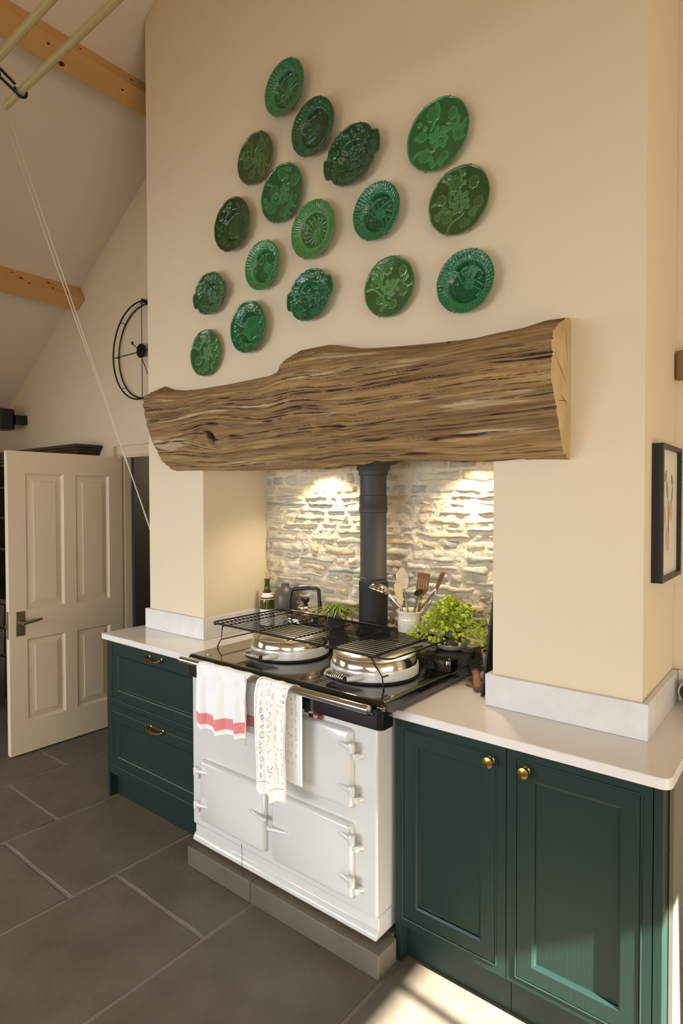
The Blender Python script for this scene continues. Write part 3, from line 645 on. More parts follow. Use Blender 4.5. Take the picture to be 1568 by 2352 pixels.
# towel rail
rl = build('towel_rail', MB().tube([(.800, -.385, .916), (1.768, -.385, .916)], .0145, 24), M['chrome'], rc)
for x in (.835, 1.745):
    build('rail_bracket', MB().tube([(x, -.385, .914), (x, -.362, .902), (x, -.345, .895)], [.009, .010, .014], 12), M['black'], rl)
wgap = MB(); bpts = [(1.222, YF+.006, .155), (1.224, YF+.002, .13), (1.221, YF-.004, .108), (1.222, -.300, .088), (1.232, -.305, .0855), (1.24, -.300, .085)]

build('loose_wire', MB().tube([(1.075, YF-.012, .20), (1.077, YF-.010, .15), (1.075, YF-.010, .12), (1.079, -.306, .10), (1.09, -.312, .0875), (1.105, -.310, .086)], .0011, 5), M['felt'], rc)
# flue pipe
fp = thing('flue_pipe', (1.302, .30, .98), 'black matt flue pipe rising from the hob to the alcove soffit', 'flue')
FX, FY = 1.302, .290
build('pipe', MB().lathe([(.0615, .981), (.0615, 1.170), (.0625, 1.172), (.0625, 1.21), (.060, 1.213), (.060, 1.72)], (FX, FY, 0), 48), M['flue'], fp)
build('lower_sleeve', MB().lathe([(.060, 1.212), (.0655, 1.214), (.0655, 1.020), (.0655, 1.216)], (FX, FY, 0), 48), M['flue'], fp)
build('spigot_collar', MB().lathe([(.060, .9805), (.078, .9805), (.078, .992), (.072, .998), (.0675, 1.004), (.060, 1.006)], (FX, FY, 0), 48), M['iron'], fp)
build('seam_ring', MB().lathe([(.060, 1.225), (.064, 1.227), (.064, 1.232), (.060, 1.234)], (FX, FY, 0), 48), M['flue'], fp)
build('seam_ring', MB().lathe([(.060, 1.525), (.0645, 1.527), (.0645, 1.550), (.0625, 1.553), (.0625, 1.60), (.060, 1.602)], (FX, FY, 0), 48), M['flue'], fp)
build('upper_collar', MB().lathe([(.060, 1.690), (.0665, 1.692), (.0665, 1.712), (.075, 1.714), (.075, 1.740), (.108, 1.742), (.110, 1.750), (.103, 1.756), (.103, 1.7645), (.06, 1.7645)], (FX, FY, 0), 48), M['flue'], fp)

# ------------------------------------------------------------------ towels
def segd(x, y, ax, ay, bx, by):
    dx, dy = bx-ax, by-ay; t = np.clip(((x-ax)*dx+(y-ay)*dy)/(dx*dx+dy*dy+1e-12), 0, 1); return np.hypot(x-ax-t*dx, y-ay-t*dy)
FONT = {'R': ['1110', '1001', '1110', '1010', '1001'], 'E': ['1111', '1000', '1110', '1000', '1111'], 'D': ['1110', '1001', '1001', '1001', '1110'], '&': ['0110', '1000', '0101', '1010', '0101'], 'I': ['111', '010', '010', '010', '111'], 'C': ['0111', '1000', '1000', '1000', '0111']}
def towel(name, label, x0, x1, front, back, amp, folds, seed, painter, xb=None, bshift=0, flare=0):
    NU, NV = 170, 420; r = .0168; cyr, czr = -.385, .916
    Lf, Lb = front, back; arc = PI*r; tot = Lf+arc+Lb; s = np.linspace(0, tot, NV); U = np.linspace(0, 1, NU)[:, None]+np.zeros((1, NV)); Sv = s[None, :]+np.zeros((NU, 1))
    hang = Sv-Lb-arc                                # distance below rail on the front
    hb = Lb-Sv
    ang = np.clip((Sv-Lb)/arc, 0, 1)*PI
    X = x0+(x1-x0)*U
    ph = folds*2*PI*U+.8*vn(U*3, U*0, seed)
    wf = ss(0, .12, hang)*.85+.15; wave = np.sin(ph)+.35*np.sin(ph*2.3+1.3)
    f = amp*wave*(.35+.65*wf)
    Y = cyr+np.cos(ang)*r; Z = czr+np.sin(ang)*r*1.0
    fr = hang > 0; bk = hb > 0
    Z = np.where(fr, czr-hang, np.where(bk, czr-hb, Z)); Y = np.where(fr, cyr-r-.002, np.where(bk, cyr+r, Y))
    Y = Y-np.where(fr, np.maximum(f+amp*.4, -.001)*ss(0, .04, hang)+.006*ss(.02, .2, hang)*0, 0)-np.where(~fr & ~bk, 0, 0)
    Y = np.where(bk, np.minimum(Y+.1*f*ss(0, .05, hb), -.352), Y)
    Z = Z+np.where(~fr & ~bk, .25*np.maximum(f, 0), 0)
    pinch = ss(0, .25, np.maximum(hang, 0)); X = X+flare*pinch*(U-.5)*(x1-x0)+.004*np.sin(hang*18+seed)*pinch
    X = X+np.where(fr, .30*amp*np.cos(ph)*wf, 0)
    if xb is not None: X = np.where(bk, xb[0]+(xb[1]-xb[0])*U, X); q = np.clip((Sv-Lb)/arc, 0, 1); X = np.where(~fr & ~bk, (xb[0]+(xb[1]-xb[0])*U)*(1-q)+X*q, X)
    Z = Z+np.where(fr, .010*np.sin(U*5+seed)*ss(0, front, hang), 0)
    C = painter(U, hang, hb, fr, NU, NV)
    o = grid_mesh(name, np.stack([X, Y, Z], -1), NU, NV, M['towel'], origin=((x0+x1)/2, cyr, czr), colors=np.clip(C, 0, 1))
    so = o.modifiers.new('thickness', 'SOLIDIFY'); so.thickness = .0012; so.offset = 0
    return props(o, label, 'towel')
WH = np.array(lin((240, 240, 240))); RD = np.array(lin((222, 136, 140)))
def paint1(U, h, hb, fr, nu, nv):
    C = np.zeros((nu, nv, 3))+WH; d = np.where(fr, h, hb); lim = np.where(fr, .172, .15)
    m = (d > lim) & (d < lim+.042); C[m] = RD
    for q in (-.003, .045): mm = np.abs(d-lim-q) < .0008; C[mm] = RD*.5+WH*.5
    return C*(1+.02*np.sin(U*400))[..., None]
def paint2(U, h, hb, fr, nu, nv):
    C = np.zeros((nu, nv, 3))+np.array(lin((250, 248, 243))); W_ = .25; x = U*W_; y = np.where(fr, h, -hb-.03); ink = np.zeros_like(x); rr = random.Random(5)
    for yy in np.arange(-.30, .34, .030):
        for xx in np.arange(.026, W_-.02, .030):
            cx_, cy_ = xx+rr.uniform(-.006, .006), yy+rr.uniform(-.006, .006); k = rr.random(); a, b = rr.uniform(.003, .008), rr.uniform(.005, .012)
            if k < .45: d = np.abs(np.hypot((x-cx_)/a, (y-cy_)/b)-1)*min(a, b); ink = np.maximum(ink, (d < .0007)*.8); ink = np.maximum(ink, (np.hypot(x-cx_, y-cy_) < .0013)*.8)
            elif k < .8:
                px, py = cx_, cy_-b
                for q in range(5):
                    qx, qy = cx_+rr.uniform(-a, a), cy_-b+2*b*(q+1)/5; ink = np.maximum(ink, (segd(x, y, px, py, qx, qy) < .0007)*.75); px, py = qx, qy
            else: d = np.abs(np.hypot(x-cx_, y-cy_)-a); ink = np.maximum(ink, ((d < .0009) & (y > cy_-.002))*.85)
    # upside down lettering near the rail
    def word(w, xr, y0, sc):
        nonlocal ink
        px = xr
        for ch in w:
            rows_ = FONT[ch]
            for j, row in enumerate(rows_):
                for i, c in enumerate(row):
                    if c == '1': ink = np.maximum(ink, ((np.abs(x-(px-i*sc)) < sc*.55) & (np.abs(y-(y0-j*sc)) < sc*.6))*.85)
            px -= sc*(len(rows_[0])+1.2)
    clr = (y > .006) & (y < .058) & (x > W_-.085) & (x < W_-.012); ink = np.where(clr, 0, ink)
    word('RED&', W_-.058+.03, .050, .0019); word('ICI', W_-.02, .026, .0017)
    bx, by0, by1 = .016, -.33, .355
    line = ((np.abs(x-bx-.002*np.sin(y*40)) < .0009) & (y < by1)) | ((np.abs(x-(W_-bx)) < .0009) & (y < by1)) | ((np.abs(y-by1) < .001) & (x > bx) & (x < W_-bx))
    ink = np.maximum(ink, line*.9); IN = np.array(lin((40, 42, 62)))
    return C+(IN-C)*ink[..., None]
towel('tea_towel', 'white tea towel with a red stripe hanging on the range rail', .925, 1.222, .232, .215, .018, 2.6, 3, paint1, xb=(.95, 1.262))
towel('tea_towel', 'white tea towel printed with blue line drawings on the range rail', 1.272, 1.432, .40, .345, .016, 2.2, 8, paint2, xb=(1.30, 1.466), flare=-.12)
# fringe cords on the striped towel edge
tt = [o for o in bpy.data.objects if o.name.startswith('tea_towel')][0]
for k, (x, zl) in enumerate(((1.2135, .665), (1.2215, .668))):
    build('fringe_cord', MB().tube([(x+.001*math.sin(q*.9), -.4065-.003*k+.002*math.sin(q*.7), .925-(.925-zl)*q/20) for q in range(21)], .0017, 6), M['rope'], tt)

# ------------------------------------------------------------------ wire cooling rack over the lids
rk = thing('cooling_rack', (1.265, -.02, .935), 'large black wire cooling rack standing over both hob lids', 'rack')
ca, sa = math.cos(-.028), math.sin(-.028); RCX, RCY, RZ_ = 1.268, -.015, 1.040
def rp(x, y, z=RZ_): return Vector((RCX+x*ca-y*sa, RCY+x*sa+y*ca, z))
hw, hh, rr = .485, .208, .03
fr_ = []
for cx_, cy_, a0 in ((hw-rr, -hh+rr, -PI/2), (hw-rr, hh-rr, 0), (-hw+rr, hh-rr, PI/2), (-hw+rr, -hh+rr, PI)):
    for k in range(7): a = a0+k*PI/12; fr_.append(rp(cx_+rr*math.cos(a), cy_+rr*math.sin(a)))
build('frame', MB().tube(fr_, .0036, 8, closed=True), M['wire'], rk)
for k in range(18):
    y = -hh+.0232*(k+1)
    if y > hh-.01: break
    build('long_wire', MB().tube([rp(-hw+.015, y, RZ_-.002), rp(hw-.075, y, RZ_-.002)], .0017, 6), M['wire'], rk)
for x in (-.455, -.40, -.21, 0, .20, .400, .412): build('cross_wire', MB().tube([rp(x, -hh-.006, RZ_-.005), rp(x, hh+.006, RZ_-.005)], .0026, 6), M['wire'], rk)
for s in (-1, 1):
    x = s*.405
    pts = [rp(x, -hh, RZ_-.004), rp(x+s*.035, -hh+.02, .968), rp(x+s*.035, hh-.02, .968), rp(x, hh, RZ_-.004)]
    build('leg_frame', MB().tube(pts, .0026, 6), M['wire'], rk)
    for yy_ in (-.19, .085): build('foot', MB().tube([rp(x+s*.035, yy_, .968), rp(x+s*.045, yy_-.006, .946), rp(x+s*.048, yy_-.008, .9345)], [.0024, .0026, .0042], 8), M['wire'], rk)

# ------------------------------------------------------------------ plates
def plate(px, pz, R, style, col, label, seed, rot=0, ears=None, depth=.030):
    NA, NR = 220, 74; rnd = random.Random(seed); th = np.linspace(0, 2*PI, NA, endpoint=False)[:, None]+np.zeros((1, NR)); q = np.linspace(0.0001, 1, NR)[None, :]+np.zeros((NA, 1))
    out = np.ones_like(th)*R
    if style in ('leaf', 'scallop'): out = out*(1+.012*np.abs(np.sin(th*6)))
    elif ears is None: out = out*(1+.004*np.sin(th*11))
    if ears:
        out = R*(1+.05*np.cos(2*(th-ears[0]))*1+.012*np.abs(np.sin(th*5)))
        for e in ears:
            d = np.angle(np.exp(1j*(th-e))); out = out+R*.12*ss(.40, .26, np.abs(d))-R*.035*np.exp(-((np.abs(d)-.46)/.07)**2)
    r = out*q; x = r*np.cos(th); y = r*np.sin(th); rn = q
    wl = {'rim': .60, 'leaf': .52, 'scallop': .5, 'geranium': .0, 'shell': .45}[style]
    if style == 'geranium': H = .016*rn**2.2
    else: H = depth*.62*ss(wl-.08, wl+.12, rn)+depth*.38*ss(wl+.1, 1, rn)
    R_ = np.zeros_like(x)
    def leafm(cx_, cy_, s, ang, lobes=5):
        nonlocal R_
        dx, dy = x-cx_, y-cy_; rr_ = np.hypot(dx, dy); a = np.arctan2(dy, dx)-ang; ed = s*(.80+.20*np.abs(np.cos(a*lobes/2))); m = ss(ed, ed*.88, rr_)
        R_ = np.maximum(R_, m*(.75-.25*(rr_/s)+.22*np.abs(np.cos(a*lobes*1.0))*(rr_/s)))
    def floret(cx_, cy_, s):
        nonlocal R_
        for k in range(5):
            a = k*2*PI/5+seed; d = np.hypot(x-cx_-s*.55*math.cos(a), y-cy_-s*.55*math.sin(a))/(s*.48); R_ = np.maximum(R_, ss(1, .78, d)*(.55+.45*ss(.35, .95, d)))
        R_ = np.maximum(R_, ss(1, .5, np.hypot(x-cx_, y-cy_)/(s*.22)))
    def vine(ax, ay, bx, by, w_, bow=.02):
        nonlocal R_
        px0, py0 = ax, ay; nx, ny = -(by-ay), bx-ax; L = math.hypot(nx, ny)+1e-9
        for k in range(1, 9):
            t = k/8; c = bow*math.sin(t*PI*1.5); qx, qy = ax+(bx-ax)*t+nx/L*c, ay+(by-ay)*t+ny/L*c
            R_ = np.maximum(R_, ss(w_*1.6, w_*.5, segd(x, y, px0, py0, qx, qy))*.95); px0, py0 = qx, qy
    def P_(rad, a): return rad*R*math.cos(a+rot), rad*R*math.sin(a+rot)
    if style == 'geranium':
        for k in range(6): leafm(*P_(rnd.uniform(.52, .70), k*2*PI/6+.3), R*rnd.uniform(.15, .24), rnd.uniform(0, 6), 7)
        for k in range(13): floret(*P_(.32*math.sqrt((k+.5)/13), k*2.4), R*.085)
        for c in (1.2, 3.1, 4.9):
            for k in range(7): a = c+rnd.uniform(-.34, .34); floret(*P_(rnd.uniform(.5, .86), a), R*.07)
        for k in range(5): a = rnd.uniform(0, 6.28); vine(*P_(.92, a), *P_(.3, a+.5), R*.022, R*.1)
    elif style == 'rim':
        for k in range(46): a = k*2*PI/46; vine(*P_(.66, a), *P_(.94, a+.12), R*.016, R*.02)
        for k in range(34): leafm(*P_(.78+.06*math.sin(k*2.4), k*2*PI/34), R*.055, k, 5)
        for k in range(16): a = k*2*PI/16; vine(*P_(.04, a), *P_(.17, a), R*.012, 0)
        for k in range(5): a = rnd.uniform(0, 6.28); vine(*P_(.20, a), *P_(.54, a+1.0), R*.014, R*.18); vine(*P_(.52, a), *P_(.28, a+.8), R*.012, -R*.14); leafm(*P_(.42, a+1.3), R*.06, a, 5)
    elif style in ('leaf', 'scallop'):
        n = 9 if style == 'leaf' else 30
        if style == 'leaf':
            leafm(0, 0, R*.5, rot, 5); vine(*P_(.46, -PI/2), *P_(.46, PI/2), R*.018, 0)
            for k in range(4): vine(*P_(.1+.09*k, PI/2), *P_(.46, PI/2-.9+.1*k), R*.012, R*.02); vine(*P_(.1+.09*k, PI/2), *P_(.46, PI/2+.9-.1*k), R*.012, -R*.02)
            for k in range(60): a = rnd.uniform(0, 6.28); leafm(*P_(rnd.uniform(.64, .9), a), R*rnd.uniform(.04, .07), rnd.uniform(0, 6), 5)
        else:
            for k in range(60): a = k*2*PI/60; vine(*P_(.62, a), *P_(.95, a+.25), R*.012, R*.04)
            for k in range(16): a = k*2*PI/16; vine(*P_(.06, a), *P_(.45, a+.5), R*.012, R*.05); leafm(*P_(.5, a), R*.04, a, 5)
    else:
        for k in range(5): leafm(*P_(.52, k*2*PI/5+.7), R*.26, rnd.uniform(0, 6), 9)
        for k in range(26): a = rnd.uniform(0, 6.28); rad = rnd.uniform(0, .3); R_ = np.maximum(R_, ss(1, .5, np.hypot(x-P_(rad, a)[0], y-P_(rad, a)[1])/(R*.05))*.9)
        for k in range(120): a = rnd.uniform(0, 6.28); rad = rnd.uniform(.72, 1.02); R_ = np.maximum(R_, ss(1, .5, np.hypot(x-P_(rad, a)[0], y-P_(rad, a)[1])/(R*.045))*.8)
        for k in range(14): a = rnd.uniform(0, 6.28); floret(*P_(rnd.uniform(.2, .75), a), R*.07)
    R_ = R_+.12*vn(x*300, y*300, seed)*(R_ < .2); R_ = R_*ss(1.0, .955, rn)
    H = H+R_*.0026+.0016*ss(.955, .985, rn)
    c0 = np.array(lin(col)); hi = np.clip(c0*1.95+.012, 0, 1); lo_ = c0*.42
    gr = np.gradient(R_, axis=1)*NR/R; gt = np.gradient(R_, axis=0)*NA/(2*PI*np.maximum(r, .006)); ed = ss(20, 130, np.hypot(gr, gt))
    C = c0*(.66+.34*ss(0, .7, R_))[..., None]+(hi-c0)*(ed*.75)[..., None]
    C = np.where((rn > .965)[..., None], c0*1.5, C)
    # back rows closing to the wall
    backs = [(1.0, -.004), (.93, -.007), (.62, -depth*.25-.002), (.60, -.012), (.0001, -.012)]
    Hb = np.stack([H[:, -1]*0+(H[:, -1] if i == 0 else (H[:, -1]*max(0, (b-.6)/.4)))+d for i, (b, d) in enumerate(backs)], 1); xb = np.stack([x[:, -1]*b for b, d in backs], 1); yb = np.stack([y[:, -1]*b for b, d in backs], 1)
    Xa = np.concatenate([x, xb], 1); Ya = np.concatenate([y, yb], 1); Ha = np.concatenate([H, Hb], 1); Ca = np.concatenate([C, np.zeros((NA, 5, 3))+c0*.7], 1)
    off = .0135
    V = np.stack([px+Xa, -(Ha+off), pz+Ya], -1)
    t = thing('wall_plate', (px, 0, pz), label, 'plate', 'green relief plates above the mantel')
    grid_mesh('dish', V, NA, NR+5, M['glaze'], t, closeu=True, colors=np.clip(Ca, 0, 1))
    for a in (1.15, 2.0, 4.3, 5.1):
        hk = MB(); k = int((a % (2*PI))/(2*PI)*NA); rr2 = float(out[k, 0]); cx_, cz_ = px+rr2*math.cos(a), pz+rr2*math.sin(a); dx, dz = math.cos(a), math.sin(a); hz_ = float(H[k, -1])+off
        hk.tube([(cx_-dx*.006, -hz_-.002, cz_-dz*.006), (cx_+dx*.002, -hz_-.002, cz_+dz*.002), (cx_+dx*.002, -hz_+.008, cz_+dz*.002), (cx_-dx*.03, -.003, cz_-dz*.03)], .0011, 5)
        build('wire_hook', hk, M['brass'], t)
    return t
G1, G2, G3, G4, G5 = (40, 104, 62), (16, 96, 58), (52, 92, 50), (24, 74, 44), (60, 112, 66)
PL = [
 (1.076, 3.335, .114, 'rim', G1, 'topmost green plate on the wall with a plain deep rim', 1),
 (1.236, 3.108, .115, 'rim', G4, 'emerald deep-rimmed plate with a dark centre, second from the top', 2),
 (.881, 3.113, .113, 'geranium', (58, 90, 48), 'olive green flat plate highest on the left edge of the group', 3),
 (1.435, 2.925, .118, 'shell', G4, 'dark shell-moulded dish with two lug handles near the top of the group', 4),
 (1.045, 2.906, .123, 'geranium', G1, 'bright green flower relief plate below the two topmost plates', 5),
 (1.809, 2.868, .124, 'geranium', (48, 114, 64), 'large mid green flower relief plate at top right of the group', 6),
 (.738, 2.855, .120, 'leaf', (34, 72, 34), 'very dark green scalloped leaf plate on the left side', 7),
 (1.235, 2.693, .117, 'scallop', (62, 114, 60), 'light green plate with fine swirling leaf rim in the centre of the group', 8),
 (1.554, 2.672, .107, 'rim', G2, 'emerald plate with vine centre in the middle right of the group', 9),
 (1.892, 2.613, .116, 'geranium', (58, 96, 48), 'large olive green flower relief plate second down on the right', 10),
 (.937, 2.620, .107, 'rim', (44, 110, 60), 'small green plate with pale rim left of the centre plate', 11),
 (.574, 2.574, .104, 'shell', (48, 92, 56), 'small mottled shell dish with lug handles at the left edge', 12),
 (1.216, 2.430, .108, 'shell', (24, 92, 58), 'wide handled shell dish with a leaf well above the mantel', 13),
 (1.603, 2.382, .112, 'geranium', (66, 110, 58), 'light olive flower relief plate above the middle of the mantel', 14),
 (1.924, 2.326, .107, 'rim', G2, 'glossy emerald deep-rimmed plate lowest on the right', 15),
 (.843, 2.365, .115, 'leaf', (30, 104, 58), 'green scalloped plate with a leaf in its well, just above the left mantel', 16),
 (.522, 2.300, .112, 'geranium', (54, 106, 60), 'small green relief plate lowest on the left', 17)]
for (x, z, r, st, col, lb_, sd) in PL:
    ears = None
    if sd == 4: ears = (math.radians(6), math.radians(190))
    if sd == 12: ears = (math.radians(0), math.radians(190))
    if sd == 13: ears = (math.radians(12), math.radians(184))
    plate(x, z, r, st, col, lb_, sd, rot=sd*1.3, ears=ears)

# ------------------------------------------------------------------ items behind and beside the hob
ZS = .9805
# wine bottle
bx, by = .555, .352
b = thing('wine_bottle', (bx, by, ZC), 'green wine bottle with cork and white label left of the grey flask', 'bottle')
build('glass_body', MB().lathe([(.0, .001), (.037, .001), (.039, .006), (.039, .155), (.036, .175), (.022, .205), (.0155, .225), (.0140, .262), (.0155, .264), (.0155, .275), (.013, .277)], (bx, by, ZC), 40), M['glass'], b)
build('wine', MB().lathe([(.0, .004), (.0365, .005), (.0365, .150), (.033, .168), (.0, .168)], (bx, by, ZC), 32), M['wine'], b)
build('label', MB().lathe([(.0393, .03), (.0396, .031), (.0396, .115), (.0393, .116)], (bx, by, ZC), 40), M['paper'], b)
build('neck_label', MB().lathe([(.0375, .168), (.0335, .181), (.0245, .201), (.0240, .2015)], (bx, by, ZC), 40), M['paper'], b)
build('cork', MB().lathe([(.009, .27), (.0095, .315), (.0, .316)], (bx, by, ZC), 20), M['cork'], b)
# grey flask
jx, jy = .690, .352
j = thing('stoneware_flask', (jx, jy, ZC), 'matt grey stoneware flask with wire bail between bottle and kettle', 'flask')
build('upper_body', MB().lathe([(.057, .125), (.058, .128), (.058, .195), (.052, .218), (.040, .236), (.024, .246), (.021, .250), (.021, .262), (.017, .264), (0, .264)], (jx, jy, ZC), 40), M['jug'], j)
build('lower_body', MB().lathe([(0, .001), (.052, .001), (.056, .008), (.0575, .125), (.0, .125)], (jx, jy, ZC), 40), M['jugw'], j)
build('wire_bail', MB().tube([(jx-.022, jy, ZC+.252), (jx-.040, jy-.004, ZC+.256), (jx-.044, jy-.004, ZC+.272), (jx-.026, jy, ZC+.285), (jx-.008, jy, ZC+.272)], .0015, 6), M['chrome2'], j)
# kettle
kx, ky = .888, .290
KS = 1.12
k = thing('kettle', (kx, ky, ZS), 'polished steel kettle with black handle behind the left hob lid', 'kettle')
build('kettle_body', MB().lathe([(0, .0008), (.080, .0008), (.088, .006), (.090, .022), (.084, .034), (.055, .054), (.036, .058), (.034, .060)], (kx, ky, ZS), 48), M['steel'], k)
build('kettle_lid', MB().lathe([(.036, .059), (.037, .061), (.030, .067), (.014, .070), (0, .0705)], (kx, ky, ZS), 40), M['steel'], k)
build('lid_knob', MB().lathe([(.008, .069), (.009, .075), (.017, .083), (.018, .094), (.014, .098), (0, .098)], (kx, ky, ZS), 24), M['blackp'], k)
hp = [(-.078, .030), (-.074, .080), (-.068, .118), (-.058, .128), (0, .136), (.052, .140), (.062, .132), (.066, .09), (.070, .045)]
build('handle', MB().tube([(kx+a*.95, ky-.0+a*.25, ZS+h) for a, h in hp], [.009, .008, .008, .008, .0085, .008, .008, .008, .009], 10), M['blackp'], k)
build('spout', MB().tube([(kx+.07, ky+.04, ZS+.022), (kx+.098, ky+.056, ZS+.045), (kx+.118, ky+.066, ZS+.066)], [.020, .015, .0125], 16), M['steel'], k)
k.scale = (1.2, 1.2, 1.2)
# herb pots
def leafcl(mb, c, s, rnd, up=Vector((0, 0, 1))):
    n = Vector((rnd.uniform(-1, 1), rnd.uniform(-1, 1), rnd.uniform(.1, 1))).normalized(); a = n.cross(Vector((rnd.uniform(-1, 1), rnd.uniform(-1, 1), rnd.uniform(-1, 1)))).normalized(); b_ = n.cross(a)
    V = [c]; N = 12
    for q in range(N):
        t = 2*PI*q/N; rr_ = s*(.62+.38*abs(math.cos(t*1.5)))*(1 if q % 2 else .78); V.append(c+a*rr_*math.cos(t)+b_*rr_*math.sin(t)+n*(s*.25*rnd.uniform(-.5, 1)))
    mb.add(V, [(0, q+1, (q+1) % N+1) for q in range(N)])
px_, py_ = 1.722, .238
p = thing('parsley_pot', (px_, py_, ZS), 'bright green parsley in a grey pot on a shallow dish right of the flue', 'plant')
build('pot', MB().lathe([(0, .004), (.034, .004), (.048, .078), (.050, .079), (.050, .082), (.045, .082), (.043, .070), (0, .070)], (px_, py_, ZS+.004), 36), M['pot'], p)
build('dish', MB().lathe([(0, .0006), (.036, .0006), (.055, .010), (.072, .028), (.0735, .030), (.071, .030), (.054, .013), (.034, .005), (0, .0045)], (px_, py_, ZS), 44), M['saucer'], p)
rnd = random.Random(3); lm = MB(); sm = MB()
for i in range(430):
    a = rnd.uniform(0, 2*PI); rad = abs(rnd.gauss(0, .075)); rad = min(rad, .145); hgt = .150+rnd.uniform(-.075, .035)-rad*.55; base = Vector((px_+rnd.uniform(-.03, .03), py_+rnd.uniform(-.03, .03), ZS+.074)); tip = Vector((px_+rad*math.cos(a)*1.15, py_+min(rad*math.sin(a), .13), ZS+.03+hgt))
    if rad > .10: tip.z -= rnd.uniform(0, .05)
    tip.z = max(tip.z, ZS+.06); cd = Vector((tip.x-1.553, tip.y-.205, 0))
    if cd.length < .088: tip += cd.normalized()*(.088-cd.length)
    tip.y = min(tip.y, .405)
    mid = base*.45+tip*.55+Vector((0, 0, .025))
    if i % 2 == 0: sm.tube([base, mid, tip], [.0011, .0009, .0006], 4)
    for k_ in range(3): leafcl(lm, tip+Vector((rnd.uniform(-.012, .012), rnd.uniform(-.012, .012), rnd.uniform(-.012, .008))), rnd.uniform(.006, .0115), rnd)
# stray sprigs
for (ex, ey, ez) in ((px_+.075, py_-.05, .20), (px_+.155, py_-.03, .12), (px_+.165, py_-.05, .055), (px_+.035, py_-.085, .032), (px_-.12, py_-.05, .19), (px_+.15, py_-.06, .09)):
    base = Vector((px_+.02, py_-.02, ZS+.08)); tip = Vector((ex, ey, ZS+ez)); sm.tube([base, base*.5+tip*.5+Vector((0, 0, .03)), tip], [.0012, .001, .0007], 4)
    for q in range(5): leafcl(lm, tip+Vector((rnd.uniform(-.01, .01), rnd.uniform(-.01, .01), rnd.uniform(-.01, .01))), .009, rnd)
build('stems', sm, M['plantstem'], p)
o = build('foliage', lm, M['plantgreen'], p, smooth=0); props(o, kind='stuff')
qx, qy = 1.105, .270
p = thing('herb_pot', (qx, qy, ZS), 'thin leaved herb plant in a dark pot between kettle and flue', 'plant')
build('pot', MB().lathe([(0, .0008), (.036, .0008), (.050, .080), (.052, .081), (.052, .085), (.046, .085), (.044, .07), (0, .07)], (qx, qy, ZS-.03+.03), 32), M['pot'], p)
lm = MB()
for i in range(420):
    a = rnd.uniform(0, 2*PI); rad = min(abs(rnd.gauss(0, .08)), .135); base = Vector((qx+rnd.uniform(-.035, .035), qy+rnd.uniform(-.035, .035), ZS+.07)); tip = Vector((qx+rad*math.cos(a)*1.45, qy+rad*math.sin(a)*.85, ZS+.05+rnd.uniform(.015, .06)-rad*.2))
    tip.x = min(max(tip.x, 1.0), 1.215); tip.y = min(tip.y, .41)
    d_ = (tip-base); side = d_.cross(Vector((0, 0, 1))); side = side.normalized()*rnd.uniform(.0015, .0032) if side.length > 1e-6 else Vector((.002, 0, 0)); mid = base*.4+tip*.6+Vector((0, 0, .02))
    lm.add([base-side*.6, base+side*.6, mid+side, mid-side, tip], [(0, 1, 2, 3), (3, 2, 4)])
    if i % 4 == 0: leafcl(lm, tip, .006, rnd)
o = build('foliage', lm, M['rosemary'], p, smooth=0); props(o, kind='stuff')
# utensil crock
cx_, cy_ = 1.553, .205
c = thing('utensil_crock', (cx_, cy_, ZS), 'cream ribbed stoneware crock holding the cooking utensils', 'crock')
build('crock_body', MB().lathe([(0, .0008), (.050, .0008), (.053, .004), (.053, .085), (.0545, .088), (.053, .092), (.0545, .096), (.053, .100), (.0545, .104), (.053, .108), (.053, .128), (.059, .136), (.0605, .141), (.058, .144), (.054, .140), (.048, .126), (.048, .010), (0, .010)], (cx_, cy_, ZS), 48), M['cream'], c)
def at_px(u, v, y):
    a = (u-784)/FPX; b_ = -(v-1176)/FPX; d = _F+_R*a+_U*b_; t = (y-CAMP.y)/d.y; return CAMP+d*t
cr0 = Vector((cx_, cy_, ZS+.03))
def utensil(name, label, mt, tip_uv, y, root_off, build_head, rad=(.004, .004), mt2=None):
    tip = at_px(*tip_uv, y); root = cr0+Vector((*root_off, 0)); t = thing(name, root, label, 'utensil', 'cooking utensils in the crock')
    d = (tip-root).normalized(); side = d.cross(Vector(_F)).normalized(); nrm = side.cross(d).normalized(); hs = build_head(t, tip, d, side, nrm)
    zr_ = ZS+.148; q_ = (zr_-root.z)/(hs.z-root.z); mid = root+(hs-root)*q_; off = Vector((mid.x-cx_, mid.y-cy_, 0))
    if off.length > .042: mid = Vector((cx_, cy_, zr_))+off*(.042/off.length)
    build('handle', MB().tube([root, mid, hs], [rad[0], rad[0]*1.1, rad[1]], 8), mt, t); return t
def blade(t, nm, mt, c0_, d, s, n, outline, th=.0022, slots=None):
    P = [c0_+d*a+s*b_ for a, b_ in outline]; k = len(P); mb = MB(); V = [q+n*th for q in P]+[q-n*th for q in P]
    mb.add(V, [tuple(range(k)), tuple(range(2*k-1, k-1, -1))]+[(i, (i+1) % k, k+(i+1) % k, k+i) for i in range(k)]); return build(nm, mb, mt, t, smooth=0)
def h_turner(t, tip, d, s, n):
    base = tip-d*.075
    for i in range(5):
        b0 = -.026+i*.0104+.0012; b1 = b0+.0080
        blade(t, 'slotted_blade_bar', M['wood'], base, d, s, n, [(.012, b0), (.012, b1), (.060, b1), (.060, b0)])
    blade(t, 'blade_end', M['wood'], base, d, s, n, [(.060, -.027), (.060, .027), (.078, .026), (.078, -.024)])
    blade(t, 'blade_neck', M['wood'], base, d, s, n, [(-.02, -.008), (-.02, .008), (0, .022), (.012, .027), (.012, -.027), (0, -.022)]); return base-d*.015
